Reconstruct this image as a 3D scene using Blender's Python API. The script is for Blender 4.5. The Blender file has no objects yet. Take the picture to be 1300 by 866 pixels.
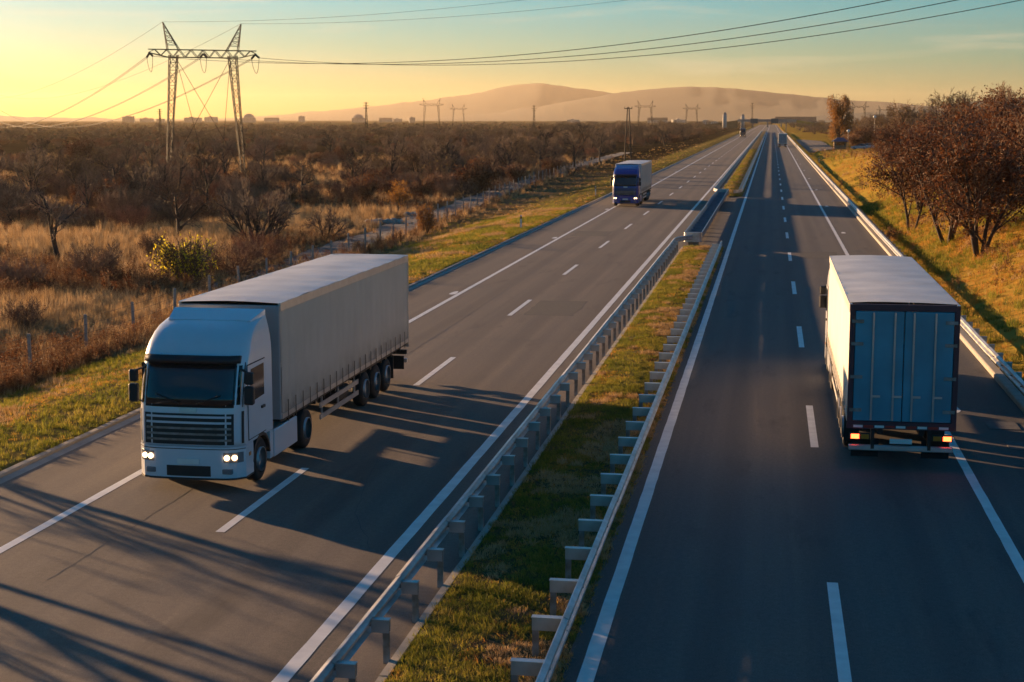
import bpy, math, random
import numpy as np
from mathutils import Vector, Matrix

sc = bpy.context.scene
R = math.radians

# ------------------------------------------------------------------ camera
CAM_H = 8.37
PITCH, YAW = 8.0937, 9.3558
cam_d = bpy.data.cameras.new('camera')
cam = bpy.data.objects.new('camera', cam_d)
sc.collection.objects.link(cam)
cam.location = (0, 0, CAM_H)
cam.rotation_euler = (R(90 - PITCH), 0, R(YAW))
cam_d.sensor_width = 36.0
cam_d.sensor_fit = 'HORIZONTAL'
cam_d.lens = 54.91
cam_d.clip_start = 0.2
cam_d.clip_end = 40000
cam_d.dof.use_dof = True
cam_d.dof.focus_distance = 42.0
cam_d.dof.aperture_fstop = 2.6
sc.camera = cam

# ------------------------------------------------------------------ light
SUN_EL = 6.6
SUN_AZ = 56.5                      # degrees to the left of the road direction (+Y)
sun_from = Vector((-math.sin(R(SUN_AZ)) * math.cos(R(SUN_EL)), math.cos(R(SUN_AZ)) * math.cos(R(SUN_EL)), math.sin(R(SUN_EL))))
sun_d = bpy.data.lights.new('sun', 'SUN')
sun_d.energy = 5.0
sun_d.angle = R(0.55)
sun_d.color = (1.0, 0.60, 0.30)
sun = bpy.data.objects.new('sun', sun_d)
sun.rotation_euler = (-sun_from).to_track_quat('-Z', 'Y').to_euler()
sc.collection.objects.link(sun)

world = bpy.data.worlds.new('World')
sc.world = world
world.use_nodes = True
wt = world.node_tree
wt.nodes.clear()
wo = wt.nodes.new('ShaderNodeOutputWorld')
wb = wt.nodes.new('ShaderNodeBackground')
sky = wt.nodes.new('ShaderNodeTexSky')
sky.sky_type = 'NISHITA'
sky.sun_disc = False
sky.sun_elevation = R(SUN_EL)
sky.sun_rotation = R(-SUN_AZ)
sky.altitude = 200
sky.air_density = 1.0
sky.dust_density = 0.6
sky.ozone_density = 4.3
wb.inputs['Strength'].default_value = 0.061
hsv = wt.nodes.new('ShaderNodeHueSaturation')       # the photograph's saturated processing, over the whole sky alike
hsv.inputs['Hue'].default_value = 0.489
hsv.inputs['Saturation'].default_value = 1.62
wt.links.new(sky.outputs[0], hsv.inputs['Color'])
# thin high wisps of cloud over the whole sky
wtc = wt.nodes.new('ShaderNodeTexCoord'); wmp = wt.nodes.new('ShaderNodeMapping'); wmp.inputs['Scale'].default_value = (5, 5, 70)
wmp.inputs['Location'].default_value = (3.1, 1.7, .4)
wns = wt.nodes.new('ShaderNodeTexNoise'); wns.inputs['Scale'].default_value = 1.0; wns.inputs['Detail'].default_value = 6; wns.inputs['Distortion'].default_value = .6
wmr = wt.nodes.new('ShaderNodeMapRange'); wmr.inputs[1].default_value = .58; wmr.inputs[2].default_value = .76; wmr.inputs[4].default_value = .30
wmx = wt.nodes.new('ShaderNodeMix'); wmx.data_type = 'RGBA'; wmx.blend_type = 'SCREEN'; wmx.inputs[7].default_value = (6.0, 4.6, 3.0, 1)
wmx.blend_type = 'MIX'
wt.links.new(wtc.outputs['Generated'], wmp.inputs[0]); wt.links.new(wmp.outputs[0], wns.inputs['Vector']); wt.links.new(wns.outputs['Fac'], wmr.inputs[0])
wt.links.new(wmr.outputs[0], wmx.inputs[0]); wt.links.new(hsv.outputs[0], wmx.inputs[6]); wt.links.new(wmx.outputs[2], wb.inputs['Color'])
wt.links.new(wb.outputs[0], wo.inputs['Surface'])

vs = sc.view_settings
vs.view_transform = 'Standard'
vs.look = 'None'
vs.gamma = 1.0
vs.use_curve_mapping = False
vs.exposure = 1.52
sc.render.engine = 'CYCLES'
cy = sc.cycles
cy.use_denoising = True
cy.denoiser = 'OPENIMAGEDENOISE'
cy.max_bounces = 5
cy.diffuse_bounces = 2
cy.glossy_bounces = 2
cy.transmission_bounces = 3
cy.transparent_max_bounces = 6
cy.volume_bounces = 0
cy.caustics_reflective = False
cy.caustics_refractive = False
cy.sample_clamp_indirect = 4.0

rng = np.random.default_rng(7)
random.seed(7)

# ------------------------------------------------------------------ helpers
th, ps = R(PITCH), R(YAW)
FPX = 1983.0
def pix(x, y, z=0.0):
    """Direction of a photo pixel, met with the level plane at height z."""
    r, u = x - 650.0, 433.0 - y
    fw, up = FPX * math.cos(th) + u * math.sin(th), u * math.cos(th) - FPX * math.sin(th)
    X, Y = r * math.cos(ps) - fw * math.sin(ps), r * math.sin(ps) + fw * math.cos(ps)
    t = (z - CAM_H) / up
    return Vector((X * t, Y * t, z))
def pix_at(x, y, dist):
    """Point on a photo pixel's ray at a chosen level distance (things above the horizon)."""
    r, u = x - 650.0, 433.0 - y
    fw, up = FPX * math.cos(th) + u * math.sin(th), u * math.cos(th) - FPX * math.sin(th)
    X, Y = r * math.cos(ps) - fw * math.sin(ps), r * math.sin(ps) + fw * math.cos(ps)
    t = dist / math.hypot(X, Y)
    return Vector((X * t, Y * t, CAM_H + up * t))
def topix(P):
    P = np.asarray(P, float)
    X, Y, Z = P[..., 0], P[..., 1], P[..., 2] - CAM_H
    r = X * math.cos(ps) + Y * math.sin(ps); fw = -X * math.sin(ps) + Y * math.cos(ps)
    F = fw * math.cos(th) - Z * math.sin(th); U = fw * math.sin(th) + Z * math.cos(th)
    F = np.where(F < 0.1, 0.1, F)
    return 650 + FPX * r / F, 433 - FPX * U / F

COL = sc.collection
class MB:
    def __init__(s): s.v, s.f = [], []
    def add(s, vs_, fs_):
        o = len(s.v); s.v += [tuple(p) for p in vs_]; s.f += [tuple(i + o for i in q) for q in fs_]; return s
    def box(s, x0, x1, y0, y1, z0, z1):
        return s.add([(x0,y0,z0),(x1,y0,z0),(x1,y1,z0),(x0,y1,z0),(x0,y0,z1),(x1,y0,z1),(x1,y1,z1),(x0,y1,z1)],
                     [(0,3,2,1),(4,5,6,7),(0,1,5,4),(1,2,6,5),(2,3,7,6),(3,0,4,7)])
    def bbox(s, x0, x1, y0, y1, z0, z1, b=0.03):
        """box with chamfered edges"""
        V, F = [], []
        xs, ys, zs = (x0, x1), (y0, y1), (z0, z1)
        sg = (1, -1); idx = {}
        for i in (0,1):
            for j in (0,1):
                for k in (0,1):
                    c = (xs[i], ys[j], zs[k]); d = (sg[i]*b, sg[j]*b, sg[k]*b)
                    for a in range(3):
                        p = [c[q] + (d[q] if q != a else 0) for q in range(3)]
                        idx[(i,j,k,a)] = len(V); V.append(p)
        def q(l): F.append(tuple(idx[t] for t in l))
        for a in range(3):
            for e in (0,1):
                o = [t for t in range(3) if t != a]
                l = []
                for (m, n) in ((0,0),(1,0),(1,1),(0,1)):
                    k = [0,0,0]; k[a] = e; k[o[0]] = m; k[o[1]] = n; l.append((*k, a))
                q(l)
        for a in range(3):
            o = [t for t in range(3) if t != a]
            for m in (0,1):
                for n in (0,1):
                    k0 = [0,0,0]; k0[o[0]] = m; k0[o[1]] = n; k1 = list(k0); k1[a] = 1
                    q([(*k0,o[0]),(*k1,o[0]),(*k1,o[1]),(*k0,o[1])])
        for i in (0,1):
            for j in (0,1):
                for k in (0,1): q([(i,j,k,0),(i,j,k,1),(i,j,k,2)])
        return s.add(V, F)
    def bar(s, a, b, w, h=None, up=(0,0,1)):
        """rectangular bar from a to b"""
        h = h or w; a, b = Vector(a), Vector(b); d = (b - a).normalized(); u = Vector(up)
        if abs(d.dot(u)) > .95: u = Vector((1,0,0))
        sx = d.cross(u).normalized(); sz = sx.cross(d).normalized()
        c = [(-1,-1),(1,-1),(1,1),(-1,1)]
        V = [a + sx*(i*w/2) + sz*(j*h/2) for i,j in c] + [b + sx*(i*w/2) + sz*(j*h/2) for i,j in c]
        return s.add(V, [(3,2,1,0),(4,5,6,7),(0,1,5,4),(1,2,6,5),(2,3,7,6),(3,0,4,7)])
    def tube(s, pts, rad, n=6, cap=True):
        pts = [Vector(p) for p in pts]; m = len(pts)
        if not hasattr(rad, '__len__'): rad = [rad]*m
        o = len(s.v); ref = None
        for i, p in enumerate(pts):
            d = (pts[min(i+1,m-1)] - pts[max(i-1,0)])
            d = d.normalized() if d.length > 1e-9 else Vector((0,0,1))
            if ref is None: ref = Vector((1,0,0)) if abs(d.x) < .8 else Vector((0,1,0))
            sx = d.cross(ref).normalized(); sy = d.cross(sx)
            for k in range(n):
                a = 2*math.pi*k/n; s.v.append(tuple(p + sx*(math.cos(a)*rad[i]) + sy*(math.sin(a)*rad[i])))
        for i in range(m-1):
            for k in range(n):
                a, b = o+i*n+k, o+i*n+(k+1)%n; s.f.append((a, b, b+n, a+n))
        if cap: s.f.append(tuple(o+k for k in reversed(range(n)))); s.f.append(tuple(o+(m-1)*n+k for k in range(n)))
        return s
    def cyl(s, c, ax, r, h, n=16, r2=None):
        c = Vector(c); a = Vector(ax).normalized(); return s.tube([c - a*h/2, c + a*h/2], [r, r if r2 is None else r2], n)
    def prism(s, prof, axis, a, b):
        """closed 2-D profile swept straight along an axis ('x','y','z')"""
        def P(u, v, t): return {'x': (t,u,v), 'y': (u,t,v), 'z': (u,v,t)}[axis]
        n = len(prof); V = [P(u,v,a) for u,v in prof] + [P(u,v,b) for u,v in prof]
        F = [(i, (i+1)%n, (i+1)%n+n, i+n) for i in range(n)] + [tuple(reversed(range(n))), tuple(range(n, 2*n))]
        return s.add(V, F)
    def mesh(s, name, mat, smooth=False):
        me = bpy.data.meshes.new(name); me.from_pydata(s.v, [], s.f); me.update()
        if mat: me.materials.append(mat)
        if smooth: me.polygons.foreach_set('use_smooth', [True]*len(me.polygons))
        return me
    def obj(s, name, mat, parent=None, smooth=False, fix=True):
        me = s.mesh(name, mat, smooth)
        if fix: fixn(me)
        return link(name, me, parent)
import bmesh
def fixn(me):
    b = bmesh.new(); b.from_mesh(me); bmesh.ops.recalc_face_normals(b, faces=b.faces); b.to_mesh(me); b.free()
def link(name, me, parent=None, loc=None):
    o = bpy.data.objects.new(name, me); COL.objects.link(o)
    if parent: o.parent = parent
    if loc is not None: o.location = loc
    return o
def nmesh(name, V, F, mat, smooth=False):
    """mesh from numpy arrays with faces all of one size"""
    V = np.asarray(V, np.float32); F = np.asarray(F, np.int32)
    me = bpy.data.meshes.new(name)
    me.vertices.add(len(V)); me.vertices.foreach_set('co', V.ravel())
    k = F.shape[1]
    me.loops.add(F.size); me.loops.foreach_set('vertex_index', F.ravel())
    me.polygons.add(len(F)); me.polygons.foreach_set('loop_start', np.arange(0, F.size, k, dtype=np.int32))
    me.polygons.foreach_set('loop_total', np.full(len(F), k, np.int32))
    if smooth: me.polygons.foreach_set('use_smooth', np.ones(len(F), bool))
    me.update(calc_edges=True)
    if mat: me.materials.append(mat)
    return me
def tag(o, label=None, cat=None, group=None, kind=None):
    if label: o['label'] = label
    if cat: o['category'] = cat
    if group: o['group'] = group
    if kind: o['kind'] = kind
    return o
def thing(name, label, cat, loc=(0,0,0), rz=0, group=None):
    o = bpy.data.objects.new(name, None); COL.objects.link(o); o.location = loc; o.rotation_euler = (0,0,rz)
    o.empty_display_size = .2
    return tag(o, label, cat, group)
def copy_tree(o, parent=None):
    c = o.copy(); COL.objects.link(c); c.parent = parent
    for ch in [k for k in o.children]: copy_tree(ch, c)
    return c

# ------------------------------------------------------------------ materials
def nt_new(name):
    m = bpy.data.materials.new(name); m.use_nodes = True; t = m.node_tree
    return m, t, t.nodes['Principled BSDF'], t.nodes['Material Output']
def mix(t, fac, a, b, mode='MIX'):
    n = t.nodes.new('ShaderNodeMix'); n.data_type = 'RGBA'; n.blend_type = mode
    for sk, v in ((n.inputs[0], fac), (n.inputs[6], a), (n.inputs[7], b)):
        if hasattr(v, 'is_linked') or isinstance(v, bpy.types.NodeSocket): t.links.new(v, sk)
        elif isinstance(v, (int, float)): sk.default_value = v
        else: sk.default_value = (*v[:3], 1)
    return n.outputs[2]
def noise(t, scale, vec=None, detail=4, rough=.55, stretch=None, dist=0):
    n = t.nodes.new('ShaderNodeTexNoise'); n.inputs['Scale'].default_value = scale; n.inputs['Detail'].default_value = detail
    n.inputs['Roughness'].default_value = rough; n.inputs['Distortion'].default_value = dist
    if vec is None: vec = t.nodes.new('ShaderNodeTexCoord').outputs['Object']
    if stretch:
        mp = t.nodes.new('ShaderNodeMapping'); mp.inputs['Scale'].default_value = stretch; t.links.new(vec, mp.inputs[0]); vec = mp.outputs[0]
    t.links.new(vec, n.inputs['Vector']); return n.outputs['Fac']
def ramp(t, fac, lo, hi):
    n = t.nodes.new('ShaderNodeMapRange'); t.links.new(fac, n.inputs[0]); n.inputs[1].default_value = lo; n.inputs[2].default_value = hi
    return n.outputs[0]
def bump(t, p, h, strength=.3, dist=.02):
    b = t.nodes.new('ShaderNodeBump'); b.inputs['Strength'].default_value = strength; b.inputs['Distance'].default_value = dist
    t.links.new(h, b.inputs['Height']); t.links.new(b.outputs[0], p.inputs['Normal'])
def simple(name, col, rough=.6, metal=0, var=.18, scale=3, bmp=0, col2=None, rand=0, spec=None, coat=0):
    m, t, p, o = nt_new(name)
    c2 = col2 or tuple(max(0, c*(1-var*1.6)) for c in col)
    f = ramp(t, noise(t, scale, detail=5), .3, .7)
    c = mix(t, f, c2, col)
    if rand:
        oi = t.nodes.new('ShaderNodeObjectInfo')
        hs = t.nodes.new('ShaderNodeHueSaturation'); t.links.new(c, hs.inputs['Color'])
        mr = t.nodes.new('ShaderNodeMapRange'); t.links.new(oi.outputs['Random'], mr.inputs[0]); mr.inputs[3].default_value = 1-rand; mr.inputs[4].default_value = 1+rand
        t.links.new(mr.outputs[0], hs.inputs['Value']); c = hs.outputs[0]
    t.links.new(c, p.inputs['Base Color'])
    p.inputs['Roughness'].default_value = rough; p.inputs['Metallic'].default_value = metal
    if spec is not None: p.inputs['Specular IOR Level'].default_value = spec
    if coat: p.inputs['Coat Weight'].default_value = coat; p.inputs['Coat Roughness'].default_value = .08
    if bmp: bump(t, p, noise(t, scale*6, detail=6), bmp, .02)
    return m
def emit(name, col, strength, base=(.8,.8,.8)):
    m, t, p, o = nt_new(name)
    p.inputs['Base Color'].default_value = (*base, 1); p.inputs['Roughness'].default_value = .2
    p.inputs['Emission Color'].default_value = (*col, 1); p.inputs['Emission Strength'].default_value = strength
    return m
def blade_mat(name, cols, trans=.35, rough=.7):
    """leaf / grass blade: colour picked per instance and per patch, lets some light through"""
    m, t, p, o = nt_new(name)
    oi = t.nodes.new('ShaderNodeObjectInfo')
    cr = t.nodes.new('ShaderNodeValToRGB'); el = cr.color_ramp.elements
    while len(el) < len(cols): el.new(.5)
    for i, c in enumerate(cols): el[i].position = i/(len(cols)-1); el[i].color = (*c, 1)
    g = t.nodes.new('ShaderNodeNewGeometry')
    nz = ramp(t, noise(t, .35, vec=oi.outputs['Location'], detail=3), .3, .7)
    ad = t.nodes.new('ShaderNodeMath'); ad.operation = 'MULTIPLY_ADD'; t.links.new(oi.outputs['Random'], ad.inputs[0]); ad.inputs[1].default_value = .45
    ml = t.nodes.new('ShaderNodeMath'); ml.operation = 'MULTIPLY'; t.links.new(nz, ml.inputs[0]); ml.inputs[1].default_value = .4
    t.links.new(ml.outputs[0], ad.inputs[2])
    a2 = t.nodes.new('ShaderNodeMath'); a2.operation = 'MULTIPLY_ADD'; t.links.new(g.outputs['Random Per Island'], a2.inputs[0]); a2.inputs[1].default_value = .3; t.links.new(ad.outputs[0], a2.inputs[2])
    t.links.new(a2.outputs[0], cr.inputs[0])
    t.links.new(cr.outputs[0], p.inputs['Base Color']); p.inputs['Roughness'].default_value = rough
    p.inputs['Specular IOR Level'].default_value = .2
    tr = t.nodes.new('ShaderNodeBsdfTranslucent'); t.links.new(cr.outputs[0], tr.inputs[0])
    ms = t.nodes.new('ShaderNodeMixShader'); ms.inputs[0].default_value = trans
    t.links.new(p.outputs[0], ms.inputs[1]); t.links.new(tr.outputs[0], ms.inputs[2]); t.links.new(ms.outputs[0], o.inputs['Surface'])
    return m

def asphalt(name, base, warm, dark, track=0.0):
    m, t, p, o = nt_new(name)
    tc = t.nodes.new('ShaderNodeTexCoord').outputs['Object']
    big = ramp(t, noise(t, .16, tc, 4, .6), .35, .68)
    lane = ramp(t, noise(t, 1.0, tc, 4, .6, stretch=(1.1, .012, 1)), .35, .65)
    fine = ramp(t, noise(t, 38, tc, 3, .7), .25, .75)
    mid = ramp(t, noise(t, 9, tc, 8, .8), .3, .7)
    c = mix(t, big, base, warm); c = mix(t, lane, c, dark)
    n = t.nodes.new('ShaderNodeMath'); n.operation = 'MULTIPLY_ADD'; t.links.new(fine, n.inputs[0]); n.inputs[1].default_value = .8; n.inputs[2].default_value = .6
    n2 = t.nodes.new('ShaderNodeMath'); n2.operation = 'MULTIPLY_ADD'; t.links.new(mid, n2.inputs[0]); n2.inputs[1].default_value = .5; n2.inputs[2].default_value = .75
    n3 = t.nodes.new('ShaderNodeMath'); n3.operation = 'MULTIPLY'; t.links.new(n.outputs[0], n3.inputs[0]); t.links.new(n2.outputs[0], n3.inputs[1])
    # oil stains and hairline cracking
    st = ramp(t, noise(t, .9, tc, 5, .65, stretch=(1, .2, 1)), .57, .72)
    c = mix(t, st, c, tuple(.72*x for x in dark))
    # wheel tracks: two polished bands in each lane
    sxx = t.nodes.new('ShaderNodeSeparateXYZ'); t.links.new(tc, sxx.inputs[0])
    wv = t.nodes.new('ShaderNodeMath'); wv.operation = 'MULTIPLY_ADD'; t.links.new(sxx.outputs[0], wv.inputs[0]); wv.inputs[1].default_value = 2*math.pi/1.875; wv.inputs[2].default_value = track
    sn = t.nodes.new('ShaderNodeMath'); sn.operation = 'SINE'; t.links.new(wv.outputs[0], sn.inputs[0])
    tr = ramp(t, sn.outputs[0], .1, 1.0); tm_ = t.nodes.new('ShaderNodeMath'); tm_.operation = 'MULTIPLY'; t.links.new(tr, tm_.inputs[0])
    tn = ramp(t, noise(t, .5, tc, 3, .6, stretch=(1, .05, 1)), .2, .8); tm2 = t.nodes.new('ShaderNodeMath'); tm2.operation = 'MULTIPLY'; t.links.new(tn, tm2.inputs[0]); tm2.inputs[1].default_value = .9
    t.links.new(tm2.outputs[0], tm_.inputs[1]); c = mix(t, tm_.outputs[0], c, tuple(.72*x for x in dark))
    c = mix(t, 1.0, c, n3.outputs[0], 'MULTIPLY')
    t.links.new(c, p.inputs['Base Color'])
    p.inputs['Roughness'].default_value = .82; p.inputs['Specular IOR Level'].default_value = .35
    bump(t, p, fine, .5, .008)
    return m
M = {}
M['asphalt_left'] = asphalt('asphalt_brown', (.15,.122,.098), (.18,.14,.107), (.115,.095,.08), 1.3)
M['asphalt_right'] = asphalt('asphalt_grey', (.12,.107,.097), (.14,.12,.1), (.094,.087,.082), 4.2)  # whole right carriageway a little darker and greyer than the left
M['paint'] = simple('road_paint', (.82,.81,.78), .6, var=.14, scale=2.2, bmp=.1)
M['concrete'] = simple('concrete', (.36,.33,.29), .85, var=.2, scale=1.5, bmp=.3)
M['kerb'] = simple('kerb_concrete', (.42,.38,.32), .85, var=.22, scale=1.1, bmp=.3)
M['galv'] = simple('galvanised_steel', (.58,.59,.60), .42, .7, col2=(.34,.32,.29), scale=2.2)
M['galv_dull'] = simple('weathered_steel', (.36,.36,.36), .6, .5, col2=(.2,.15,.11), scale=4)
M['tar'] = simple('crack_tar', (.022,.021,.02), .6, var=.2)
M['dark_metal'] = simple('dark_metal', (.03,.03,.032), .5, .4)
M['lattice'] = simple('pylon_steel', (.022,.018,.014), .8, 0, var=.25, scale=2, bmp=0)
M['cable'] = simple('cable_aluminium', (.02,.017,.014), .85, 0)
M['insulator'] = simple('insulator_glass', (.05,.045,.04), .25)
M['rubber'] = simple('tyre_rubber', (.018,.018,.018), .85, var=.2, scale=8)
M['rim'] = simple('wheel_steel', (.4,.4,.41), .4, .7)
M['glass'] = simple('tinted_glass', (.012,.02,.022), .06, var=.1, spec=.8)
M['black_plastic'] = simple('black_plastic', (.02,.02,.021), .55)
M['seam'] = simple('dark_seam', (.012,.012,.013), .8)
M['tape_red'] = simple('red_marker_tape', (.45,.03,.02), .4)
M['lens'] = simple('clear_lens', (.18,.19,.2), .08, var=.1, spec=.8)
M['paint_white'] = simple('white_truck_paint', (.62,.66,.70), .3, var=.06, scale=1, coat=.4)
M['paint_blue'] = simple('blue_truck_paint', (.015,.05,.30), .28, var=.1, scale=1, coat=.5)
M['paint_dark'] = simple('dark_truck_paint', (.03,.03,.035), .35, var=.1)
def tarp(name, col):
    m, t, p, o = nt_new(name); tc = t.nodes.new('ShaderNodeTexCoord').outputs['Object']
    sx = t.nodes.new('ShaderNodeSeparateXYZ'); t.links.new(tc, sx.inputs[0])
    a = ramp(t, noise(t, .7, tc, 5, .6), .3, .7); c = mix(t, a, tuple(.86*x for x in col), col)
    st = ramp(t, noise(t, 1.0, tc, 5, .65, stretch=(1,5,.25)), .55, .78); c = mix(t, st, c, tuple(.78*x for x in col))
    lo = ramp(t, sx.outputs[2], 2.0, 1.15); ln = ramp(t, noise(t, 2.2, tc, 6, .7), .3, .75)
    ml = t.nodes.new('ShaderNodeMath'); ml.operation = 'MULTIPLY'; t.links.new(lo, ml.inputs[0]); t.links.new(ln, ml.inputs[1])
    c = mix(t, ml.outputs[0], c, (.12,.10,.08))          # road spray
    t.links.new(c, p.inputs['Base Color']); p.inputs['Roughness'].default_value = .5; bump(t, p, noise(t, 1.4, tc, 3, .5, stretch=(1,1,.4)), .35, .06); return m
M['curtain_grey'] = tarp('grey_tarpaulin', (.42,.41,.37)); M['curtain_cream'] = tarp('cream_tarpaulin', (.72,.68,.60))
M['roof_white'] = simple('trailer_roof', (.70,.69,.67), .5, var=.16, scale=.9, bmp=.05)
M['rear_blue'] = simple('blue_rear_door', (.06,.33,.45), .4, var=.22, scale=.9)
M['rear_grey'] = simple('grey_rear_door', (.32,.33,.34), .45, var=.15, scale=.9)
M['frame_maroon'] = simple('maroon_frame', (.09,.03,.045), .5, var=.2)
M['alu'] = simple('aluminium', (.6,.6,.6), .35, .7, var=.12)
M['tail'] = emit('tail_lamp_lit', (1.0,.06,.015), 5.0, (.5,.02,.01))
M['amber'] = simple('amber_reflector', (.7,.22,.02), .3)
M['red_refl'] = simple('red_reflector', (.5,.02,.01), .3)
M['head'] = emit('head_lamp_lit', (1.0,.6,.3), 2.5)
M['plate'] = simple('plate_white', (.75,.74,.7), .4, var=.05)
M['bark'] = simple('bark', (.07,.05,.037), .9, var=.3, scale=6, bmp=.5)
M['bark_pale'] = simple('pale_bark', (.26,.2,.14), .85, var=.3, scale=6, bmp=.3)
M['twig'] = simple('twig', (.27,.17,.105), .9, var=.3, scale=3, rand=.35)
M['twig_red'] = simple('reddish_twig', (.32,.15,.08), .9, var=.3, scale=3, rand=.35)
M['bark_twig'] = simple('dark_twig', (.10,.068,.045), .9, var=.3, scale=3, rand=.2)
M['wood'] = simple('pole_wood', (.06,.045,.035), .85, var=.3, scale=4)
M['stone'] = simple('pale_stone', (.42,.38,.32), .9, var=.3, scale=2, bmp=.5)
M['leaf_brown'] = blade_mat('brown_leaf', [(.04,.018,.011),(.10,.040,.018),(.19,.075,.026)], .4)
M['leaf_orange'] = blade_mat('orange_leaf', [(.16,.065,.02),(.26,.12,.028),(.4,.2,.04)], .5)
M['leaf_yellow'] = blade_mat('yellow_leaf', [(.5,.42,.03),(.66,.55,.04),(.78,.66,.07)], .5)
M['leaf_olive'] = blade_mat('olive_leaf', [(.09,.07,.025),(.16,.11,.03),(.22,.16,.04)], .35)
M['straw'] = blade_mat('dry_straw', [(.24,.13,.05),(.4,.24,.10),(.54,.36,.17),(.6,.42,.22)], .3)
M['straw_red'] = blade_mat('russet_weed', [(.11,.055,.028),(.2,.1,.045),(.28,.15,.07)], .3)
M['grass'] = blade_mat('green_grass', [(.045,.065,.014),(.11,.14,.02),(.24,.23,.03),(.42,.32,.07)], .45)
M['grass_mix'] = blade_mat('autumn_grass', [(.13,.13,.02),(.36,.26,.04),(.52,.30,.06),(.56,.22,.045)], .45)
# ------------------------------------------------------------------ terrain
def vnoise(x, y, seed=0):
    """smooth value noise, vectorised"""
    x = np.asarray(x, float); y = np.asarray(y, float)
    xi, yi = np.floor(x), np.floor(y); fx, fy = x - xi, y - yi
    fx, fy = fx*fx*(3-2*fx), fy*fy*(3-2*fy)
    def h(a, b):
        v = np.sin(a*127.1 + b*311.7 + seed*74.7)*43758.5453; return v - np.floor(v)
    return (h(xi,yi)*(1-fx) + h(xi+1,yi)*fx)*(1-fy) + (h(xi,yi+1)*(1-fx) + h(xi+1,yi+1)*fx)*fy
def sstep(x, a, b):
    t = np.clip((np.asarray(x, float)-a)/(b-a), 0, 1); return t*t*(3-2*t)
def gz(X, Y):
    X = np.asarray(X, float); Y = np.asarray(Y, float)
    zl = np.interp(X, [-4000,-60,-30,-26.5,-21,-18.8,-17.9,-17.8], [-1.5,-1.35,-1.3,-1.15,-.1,.04,.06,-.12])
    zr = np.interp(X, [7.5,7.62,8.5,16,24,60,300,4000], [-.12,.1,.14,3.0,4.3,4.6,1.5,0])
    zr = zr*(1 - .92*sstep(Y, 215, 390)*sstep(X, 8.2, 9.5)) 
    z = np.where(X < -5, zl, zr)
    out = sstep(-X, 19, 24) + sstep(X, 8.6, 11)
    z = z + out*((vnoise(X/2.7, Y/2.7, 1)-.5)*.16 + (vnoise(X/11, Y/11, 2)-.5)*.35)
    z = z + sstep(-X, 33, 60)*(vnoise(X/40, Y/40, 3)-.5)*.7
    return z
def axis(a, b, fine_a, fine_b, step, grow):
    v = list(np.arange(fine_a, fine_b, step)); s = step; x = v[-1]
    while x < b: s *= grow; x += s; v.append(min(x, b))
    s = step; x = v[0]
    while x > a: s *= grow; x -= s; v.insert(0, max(x, a))
    return np.array(v)
gx = axis(-9500, 9500, -62, 34, .6, 1.13)
gx = np.unique(np.concatenate([gx, [-18.8,-17.9,-17.8,7.5,7.62,8.5]]))
gy = axis(-60, 16500, 10, 200, 1.2, 1.06)
GX, GY = np.meshgrid(gx, gy)
GV = np.stack([GX, GY, gz(GX, GY)], -1).reshape(-1, 3)
nx, ny = len(gx), len(gy)
ii = (np.arange(ny-1)[:,None]*nx + np.arange(nx-1)[None,:]).ravel()
GF = np.stack([ii, ii+1, ii+1+nx, ii+nx], -1)

m, t, p, o = nt_new('field_soil')
tc = t.nodes.new('ShaderNodeTexCoord').outputs['Object']
sx = t.nodes.new('ShaderNodeSeparateXYZ'); t.links.new(tc, sx.inputs[0])
n1 = ramp(t, noise(t, .05, tc, 5, .6), .35, .65); n2 = ramp(t, noise(t, 1.3, tc, 6, .7), .3, .7); n3 = ramp(t, noise(t, .012, tc, 4, .6, stretch=(1,.35,1)), .42, .58)
field = mix(t, n1, (.16,.10,.055), (.30,.19,.095)); field = mix(t, n2, field, (.15,.10,.055))
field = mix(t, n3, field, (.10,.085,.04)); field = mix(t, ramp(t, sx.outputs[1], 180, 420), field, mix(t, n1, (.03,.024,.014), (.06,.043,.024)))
green = mix(t, n2, (.075,.09,.022), (.17,.14,.045)); green = mix(t, n1, green, (.17,.12,.055))
amber = mix(t, n2, (.2,.16,.03), (.44,.2,.05)); amber = mix(t, n1, amber, (.36,.26,.05))
def between(a, b): return ramp(t, sx.outputs[0], a, b)
c = mix(t, between(-28.5, -25.5), field, green); c = mix(t, between(0, 1), c, amber)
c = mix(t, between(60, 120), c, field)
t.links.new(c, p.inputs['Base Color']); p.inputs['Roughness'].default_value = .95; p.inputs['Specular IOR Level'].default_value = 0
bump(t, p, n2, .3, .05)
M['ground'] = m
ground = link('ground', nmesh('ground', GV, GF, M['ground'], True)); tag(ground, kind='structure')

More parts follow.
